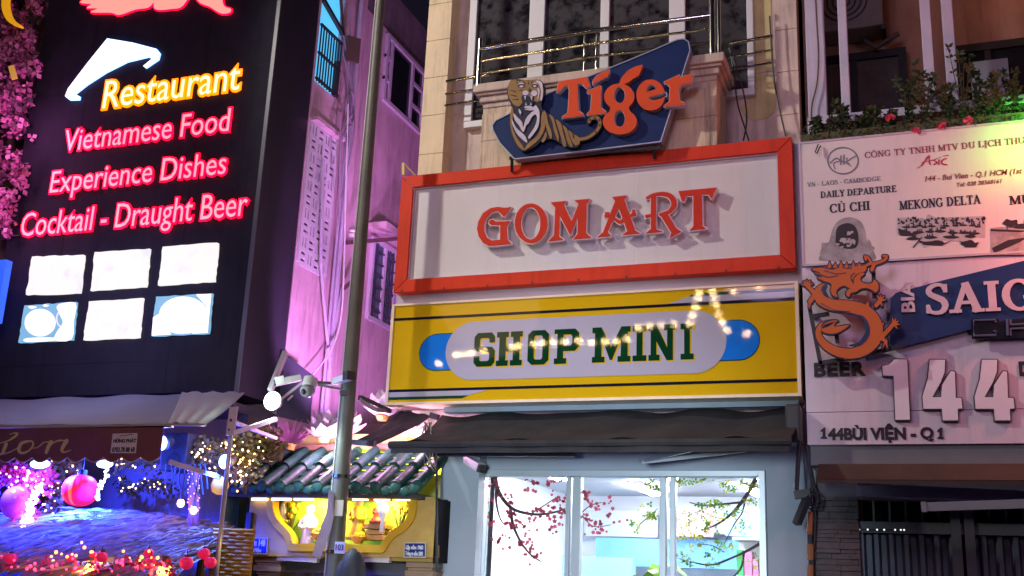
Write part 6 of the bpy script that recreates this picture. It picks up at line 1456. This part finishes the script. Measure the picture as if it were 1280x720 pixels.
for i, (px, py, r_) in enumerate(ll_):
    p = at(px, py, 7.85); lab = ('leftmost' if i == 0 else ords[i]+' from the left')+' of the small red lanterns under the front edge of the thatch'
    if src is None:
        src = thing('small_lantern', lab, 'lantern', p, 'small red lanterns under the thatch')
        MB().ball(p, (.055, .055, .05), 14, 10).build('shade', m_sl, src, smooth='all'); MB().tube([p+Vector((0, 0, .045)), p+Vector((0, 0, .10))], .004, 5).tube([p+Vector((0, 0, .04)), p+Vector((0, 0, .058))], .02, 8).build('cap', m_dark, src)
    else:
        c_ = copy_thing(src, p+Vector((0, (.12, -.1, .2, .05)[i % 4], 0)), lab); c_.scale = (r_/.055,)*3
for (px, py), lab in (((255, 692), 'upper of two small red lanterns left of the rattan panel'), ((263, 703), 'lower of two small red lanterns left of the rattan panel')): copy_thing(src, at(px, py, 8.3), lab)
# warm glowing bulbs under the thatch
g_fire = glow('warm bulb glass', (1, .55, .16), 6); g_fire2 = glow('amber bulb', (1, .50, .10), 5)
def bulb(px, py, Yq, r_, lab, cord, grp, e=2.0, g=None):
    c = at(px, py, Yq); t_ = thing('bulb_lamp', lab, 'bulb', c, grp)
    MB().ball(c, (r_, r_, r_*1.15), 12, 10).build('glass', g or g_fire, t_, smooth='all'); MB().tube([c+Vector((0, 0, r_)), c+Vector((0, 0, r_+.06))], r_*.5, 8).tube([c+Vector((0, 0, r_)), c+Vector((.01, 0, r_+cord))], .006, 5).build('socket', m_dark, t_)
    if e: lamp('bulb_light', 'POINT', c+Vector((0, -.12, .0)), e, (1, .5, .16), .04)
bulb(226, 629, 8.9, .036, 'round warm bulb hanging from a black cord under the loudspeaker', .35, 'warm bulbs of the bar', .8)
bulb(242, 638, 8.85, .034, 'warm bulb at the foot of the purple lit post', .3, 'warm bulbs of the bar', 1.5)
bulb(113, 714, 7.9, .06, 'big amber bulb behind the bar name strip', .06, 'warm bulbs of the bar', .8, g_fire2)
bulb(205, 713, 7.9, .06, 'big amber bulb under the thatch near the rattan panel', .06, 'warm bulbs of the bar', .8, g_fire2)
bulb(128, 700, 7.95, .03, 'small amber bulb above the end of the bar name strip', .05, 'warm bulbs of the bar', 1, g_fire2)
# purple lit post
pu = thing('wrapped_post', 'post wrapped in purple fairy lights above the thatch', 'post', at(241, 640, 9.0))
MB().tube([at(242, 586, 9.0), at(242, 660, 9.0)], .05, 10).build('post', mat('violet bark', (.30, .16, .35), .6, bump=.3), pu, smooth='all')
g_vi = glow('violet led', (.65, .35, 1), 3); b = MB(); a, c = at(242, 586, 9.0), at(242, 638, 9.0); random.seed(3)
for k in range(44): f_ = k/43; p = a.lerp(c, f_); b.ball(p+Vector((.055*math.cos(k*1.9), .055*math.sin(k*1.9), 0)), .007, 5, 4)
o_ = b.build('led_string', g_vi, pu)
# dangling black cords
ck = thing('dangling_cords', 'black cords dangling under the loudspeaker and strut', 'cords', at(225, 610, 8.95)); b = MB(); random.seed(13)
for k in range(9):
    x = 208+k*6; b.tube(smoothline([tuple(at(x, 580, 8.9)), tuple(at(x+random.uniform(-3, 3), 600, 8.92)), tuple(at(x+random.uniform(-6, 6), random.uniform(608, 622), 8.9))], 4), .008, 5)
b.build('cord', m_dark, ck)

# garlands: leaves or blossoms with tiny bulbs
g_warm = glow('fairy bulb', (1, .62, .25), 5); g_pkl = glow('pink fairy bulb', (1, .30, .75), 5); g_cool = glow('cool fairy bulb', (.65, .85, 1), 6)
def garland(name, lab, cat, path, Yq, spread, nl, nb_, mats_, gm, seed, ls=.035, br=.008, lamp_=None):
    random.seed(seed); t_ = thing(name, lab, cat, at(*path[len(path)//2], Yq)); q = smoothline(path, 6)
    bs = [MB() for _ in mats_]
    def rp():
        i = random.randrange(len(q)-1); f_ = random.random(); px = q[i][0]*(1-f_)+q[i+1][0]*f_+random.gauss(0, spread); py = q[i][1]*(1-f_)+q[i+1][1]*f_+random.gauss(0, spread)
        return at(px, py, Yq+random.uniform(-.12, .12))
    for k in range(nl):
        p = rp(); d = Vector((random.gauss(0, 1), random.gauss(0, 1), random.gauss(0, 1))).normalized(); s_ = d.orthogonal().normalized()*ls*.4; l = ls*random.uniform(.7, 1.4)
        bs[random.randrange(len(bs))].add([p, p+d*l*.5+s_, p+d*l, p+d*l*.5-s_], [(0, 1, 2, 3)])
    for b_, m_, nm in zip(bs, mats_, ('leaves', 'blossoms', 'twigs')):
        if b_.v: b_.build(nm, m_, t_)
    b = MB()
    for k in range(nb_): b.ball(rp()+Vector((0, -.08, 0)), br*random.uniform(.7, 1.4), 6, 4)
    if nb_:
        o_ = b.build('fairy_lights', gm, t_); o_['kind'] = 'stuff'
    if nl: MB().tube([at(p[0], p[1], Yq) for p in q], .012, 5).build('stem', m_stem, t_)
    if lamp_: lamp('garland_light', 'POINT', at(lamp_[0], lamp_[1], Yq-.3), lamp_[2], lamp_[3], .06)
m_rb = mat('red blossom', (.60, .04, .10), .6); m_pb = mat('pink blossom', (.62, .10, .30), .6); m_br_ = mat('brown leaf', (.16, .10, .03), .6); m_ol = mat('olive leaf', (.10, .08, .02), .6)
garland('flower_garland', 'bright pink and red blossom garland full of fairy lights under the left of the valance', 'garland', [(-20, 600), (10, 592), (35, 600), (62, 598)], 8.9, 8, 900, 60, (m_rb, m_pb), g_pkl, 1, .05, .012, (30, 595, 4, (1, .12, .45)))
garland('flower_garland', 'red blossoms hanging between the balloon and the white light string', 'garland', [(38, 612), (40, 640), (34, 655), (50, 662)], 8.9, 5, 260, 10, (m_rb,), g_pkl, 2, .045, .01, (40, 640, 2, (1, .1, .3)))
garland('light_string', 'dense white pink light string hanging right of the balloon', 'lights', [(58, 608), (52, 618), (46, 632), (45, 648), (38, 656)], 8.7, 2.6, 0, 90, (m_rb,), glow('pinkish fairy bulb', (1, .75, .95), 7), 3, .02, .013)
garland('light_string', 'curved cool white light string hanging right of the red lantern', 'lights', [(137, 583), (140, 594), (134, 606), (129, 618), (130, 626)], 8.7, 1.3, 0, 34, (m_rb,), g_cool, 4, .02, .013)
garland('leaf_garland', 'brown leaf garland with warm bulbs left of the red lantern', 'garland', [(66, 584), (76, 600), (72, 625), (62, 645)], 9.1, 6, 380, 30, (m_br_, m_ol), g_warm, 5, .05, .009)
garland('leaf_garland', 'brown leaf garland with warm bulbs above the red lantern', 'garland', [(78, 575), (90, 582), (100, 590)], 9.1, 4, 160, 14, (m_br_, m_ol), g_warm, 6, .05, .009)
garland('leaf_garland', 'sparse leaf garland with warm bulbs under the phone sticker', 'garland', [(145, 580), (160, 578), (178, 580), (198, 577)], 9.1, 5, 150, 20, (m_br_, m_ol), g_warm, 7, .04, .009)
garland('leaf_garland', 'bushy leaf garland with warm bulbs behind the loudspeaker and awning post', 'garland', [(234, 566), (248, 562), (262, 570), (280, 566)], 9.2, 8, 560, 34, (m_br_, m_ol), g_warm, 8, .05, .009, (255, 560, 1.5, (1, .6, .3)))
garland('leaf_garland', 'bushy leaf garland with warm bulbs above the gate roof\'s left end', 'garland', [(296, 556), (306, 570), (312, 585), (300, 600)], 9.3, 8, 620, 60, (m_br_, m_ol), g_warm, 9, .05, .010, (300, 580, 1.5, (1, .6, .3)))
garland('leaf_garland', 'dark leafy plant behind the flood lamp beside the feathery plant', 'plant', [(325, 545), (338, 555), (332, 570)], 9.7, 8, 420, 6, (m_br_, m_ol), g_warm, 10, .06, .008)

garland('flower_garland', 'red blossoms and pink lights along the front edge of the thatch', 'garland', [(0, 700), (50, 708), (110, 712), (170, 704), (215, 712)], 7.9, 5, 420, 70, (m_rb, m_pb), glow('red fairy bulb', (1, .06, .14), 3), 11, .045, .012, (60, 700, 1.5, (1, .15, .25)))
garland('light_string', 'sparse warm lights scattered among the straw over the bar counter', 'lights', [(70, 700), (115, 690), (160, 695), (210, 700)], 7.95, 6, 0, 26, (m_rb,), glow('orange fairy bulb', (1, .35, .08), 4), 12, .02, .012)
garland('leaf_garland', 'dim leaf garland with warm bulbs on the blue lit partition', 'garland', [(150, 600), (165, 612), (190, 602), (215, 612)], 10.2, 4, 260, 22, (m_br_, m_ol), g_warm, 13, .05, .010)

# ------------------------------------------------------------------ pink blossom tree on the far left
tr = thing('blossom_tree', 'pink blossom tree at the left edge beside the black signboard', 'tree', (-11.1, 10.3, .1))
b = MB(); tp = [at(-20, 720, 10.4), at(-6, 480, 10.4), at(4, 300, 10.35), at(15, 150, 10.3), at(22, -60, 10.3)]
tp[0].z = .117
b.tube(smoothline([tuple(p) for p in tp], 5), [.13-.10*i/20 for i in range(21)], 10); random.seed(17)
for k in range(9):
    p = tp[2].lerp(tp[4], k/8); b.tube([p, p+Vector((random.uniform(-.5, .35), random.uniform(-.3, .2), .25)), p+Vector((random.uniform(-.7, .42), random.uniform(-.4, .2), .5))], [.03, .018, .006], 6)
b.build('trunk', mat('dark bark', (.07, .045, .04), .8), tr, smooth='all')
bs = [MB(), MB(), MB()]
cl = []
for k in range(90):
    py = random.uniform(-70, 282); edge = 46-(py-30)*.10+4*math.sin(py*.09); px = random.uniform(-50, edge); cl.append((px, py))
for k in range(3600):
    cx, cy = random.choice(cl); px = cx+random.gauss(0, 6); py = cy+random.gauss(0, 8)
    if px > 60-(max(0, py))*.105: continue
    p = at(px, py, random.uniform(9.7, 10.3)); d = Vector((random.gauss(0, 1), random.gauss(0, 1), random.gauss(0, 1))).normalized(); l = random.uniform(.05, .10); o1 = d.orthogonal().normalized(); o2 = d.cross(o1); mm = bs[random.choices((0, 1, 2), (5, 3, 2))[0]]
    for q_ in range(3):
        e = (d*.35+o1*math.cos(q_*2.1)+o2*math.sin(q_*2.1)).normalized(); s_ = e.cross(d).normalized()*l*.42; mm.add([p, p+e*l*.55+s_, p+e*l+d*.01, p+e*l*.55-s_], [(0, 1, 2, 3)])
for b_, m_, nm in zip(bs, (mat('magenta blossom', (.42, .10, .27), .6), mat('pale pink blossom', (.60, .22, .42), .6), mat('dusky leaf', (.12, .05, .09), .6)), ('blossom_crown', 'pale_blossom_crown', 'leaf_crown')): b_.build(nm, m_, tr)
lamp('blossom_light', 'POINT', at(8, 150, 9.3), 30, (1, .30, .75), .15); lamp('blossom_light', 'POINT', at(-30, 262, 9.2), 20, (1, .35, .75), .15)
mo = thing('crescent_lamp', 'yellow crescent moon lamp in the blossom tree', 'lamp', at(16, 10, 9.6))
cp = [(30, -22), (14, -14), (7, 0), (8, 14), (14, 26), (26, 33)]; q = smoothline(cp, 5); ws = [.02+.075*math.sin(math.pi*min(1, .12+.85*i/(len(q)-1))) for i in range(len(q))]
MB().ext(stroke(pl(q, 9.6), ws, 8), y0=9.58, y1=9.64).build('crescent', mat('yellow lamp plastic', (.8, .45, .02), .3, emit=(1, .45, .01), es=.55), mo)
MB().tube([at(14, -60, 9.62), at(14, -12, 9.62)], .006, 5).build('cord', m_dark, mo)
MB().ext([pl([(10, 83), (17, 81), (22, 98), (15, 100)], 9.55)], y0=9.55, y1=9.556).build('paper_tag', mat('yellow paper', (.75, .55, .10), .6, emit=(1, .6, .08), es=.25), None, 'small yellow paper tag hanging in the pink blossom tree', 'tag')
MB().box(at(-40, 360, 9.6).x, at(7, 330, 9.6).x, 9.6, 9.7, at(0, 402, 9.6).z, at(0, 325, 9.6).z).build('blue_light_box', glow('blue light box', (.02, .10, .9), 1.0), None, 'blue light box at the left edge below the blossom tree', 'light box')

# ------------------------------------------------------------------ bulbs strung across the street (mirrored in the glossy yellow sign)
g_str = glow('string bulb', (1, .70, .34), 240)
def strung(pts, lab, yb, r_=.028, every=.5):
    """pts: where the yellow sign (plane y=10) shows the bulbs; the bulbs hang at y = yb in front of it"""
    v = [at(px, py, 20-yb) for px, py in pts]; w_ = [Vector((p.x, yb, p.z)) for p in v]; t_ = thing('string_lights', lab, 'lights', w_[0])
    MB().tube([w_[0]+Vector((-2, 0, .4))]+[p+Vector((0, 0, .1)) for p in w_]+[w_[-1]+Vector((2.5, 0, .5))], .01, 5).build('cable', m_dark, t_)
    for p in w_: MB().ball(p, r_, 8, 6).build('bulb', g_str, t_)
strung([(493, 462), (499, 457), (548, 454), (571, 443.5), (580, 443), (589.5, 442), (604, 439), (640, 434), (648, 433), (668, 430), (678, 429), (692, 428), (706, 427), (724, 426), (739, 428), (757, 427), (770, 427), (784, 424)], 'long string of warm bulbs hung over the street opposite the yellow sign', 3.0)
strung([(798, 410), (811, 407), (826, 407), (843, 405), (862, 404), (866, 394), (869, 384), (872, 372), (874, 365)], 'second string of warm bulbs over the street, rising towards the right', 2.6)
strung([(908, 413), (903, 402), (898, 392), (894, 380), (892, 371), (891, 363), (934, 417), (917, 365), (948, 358)], 'third string of warm bulbs over the street, looped at its end', 2.4)
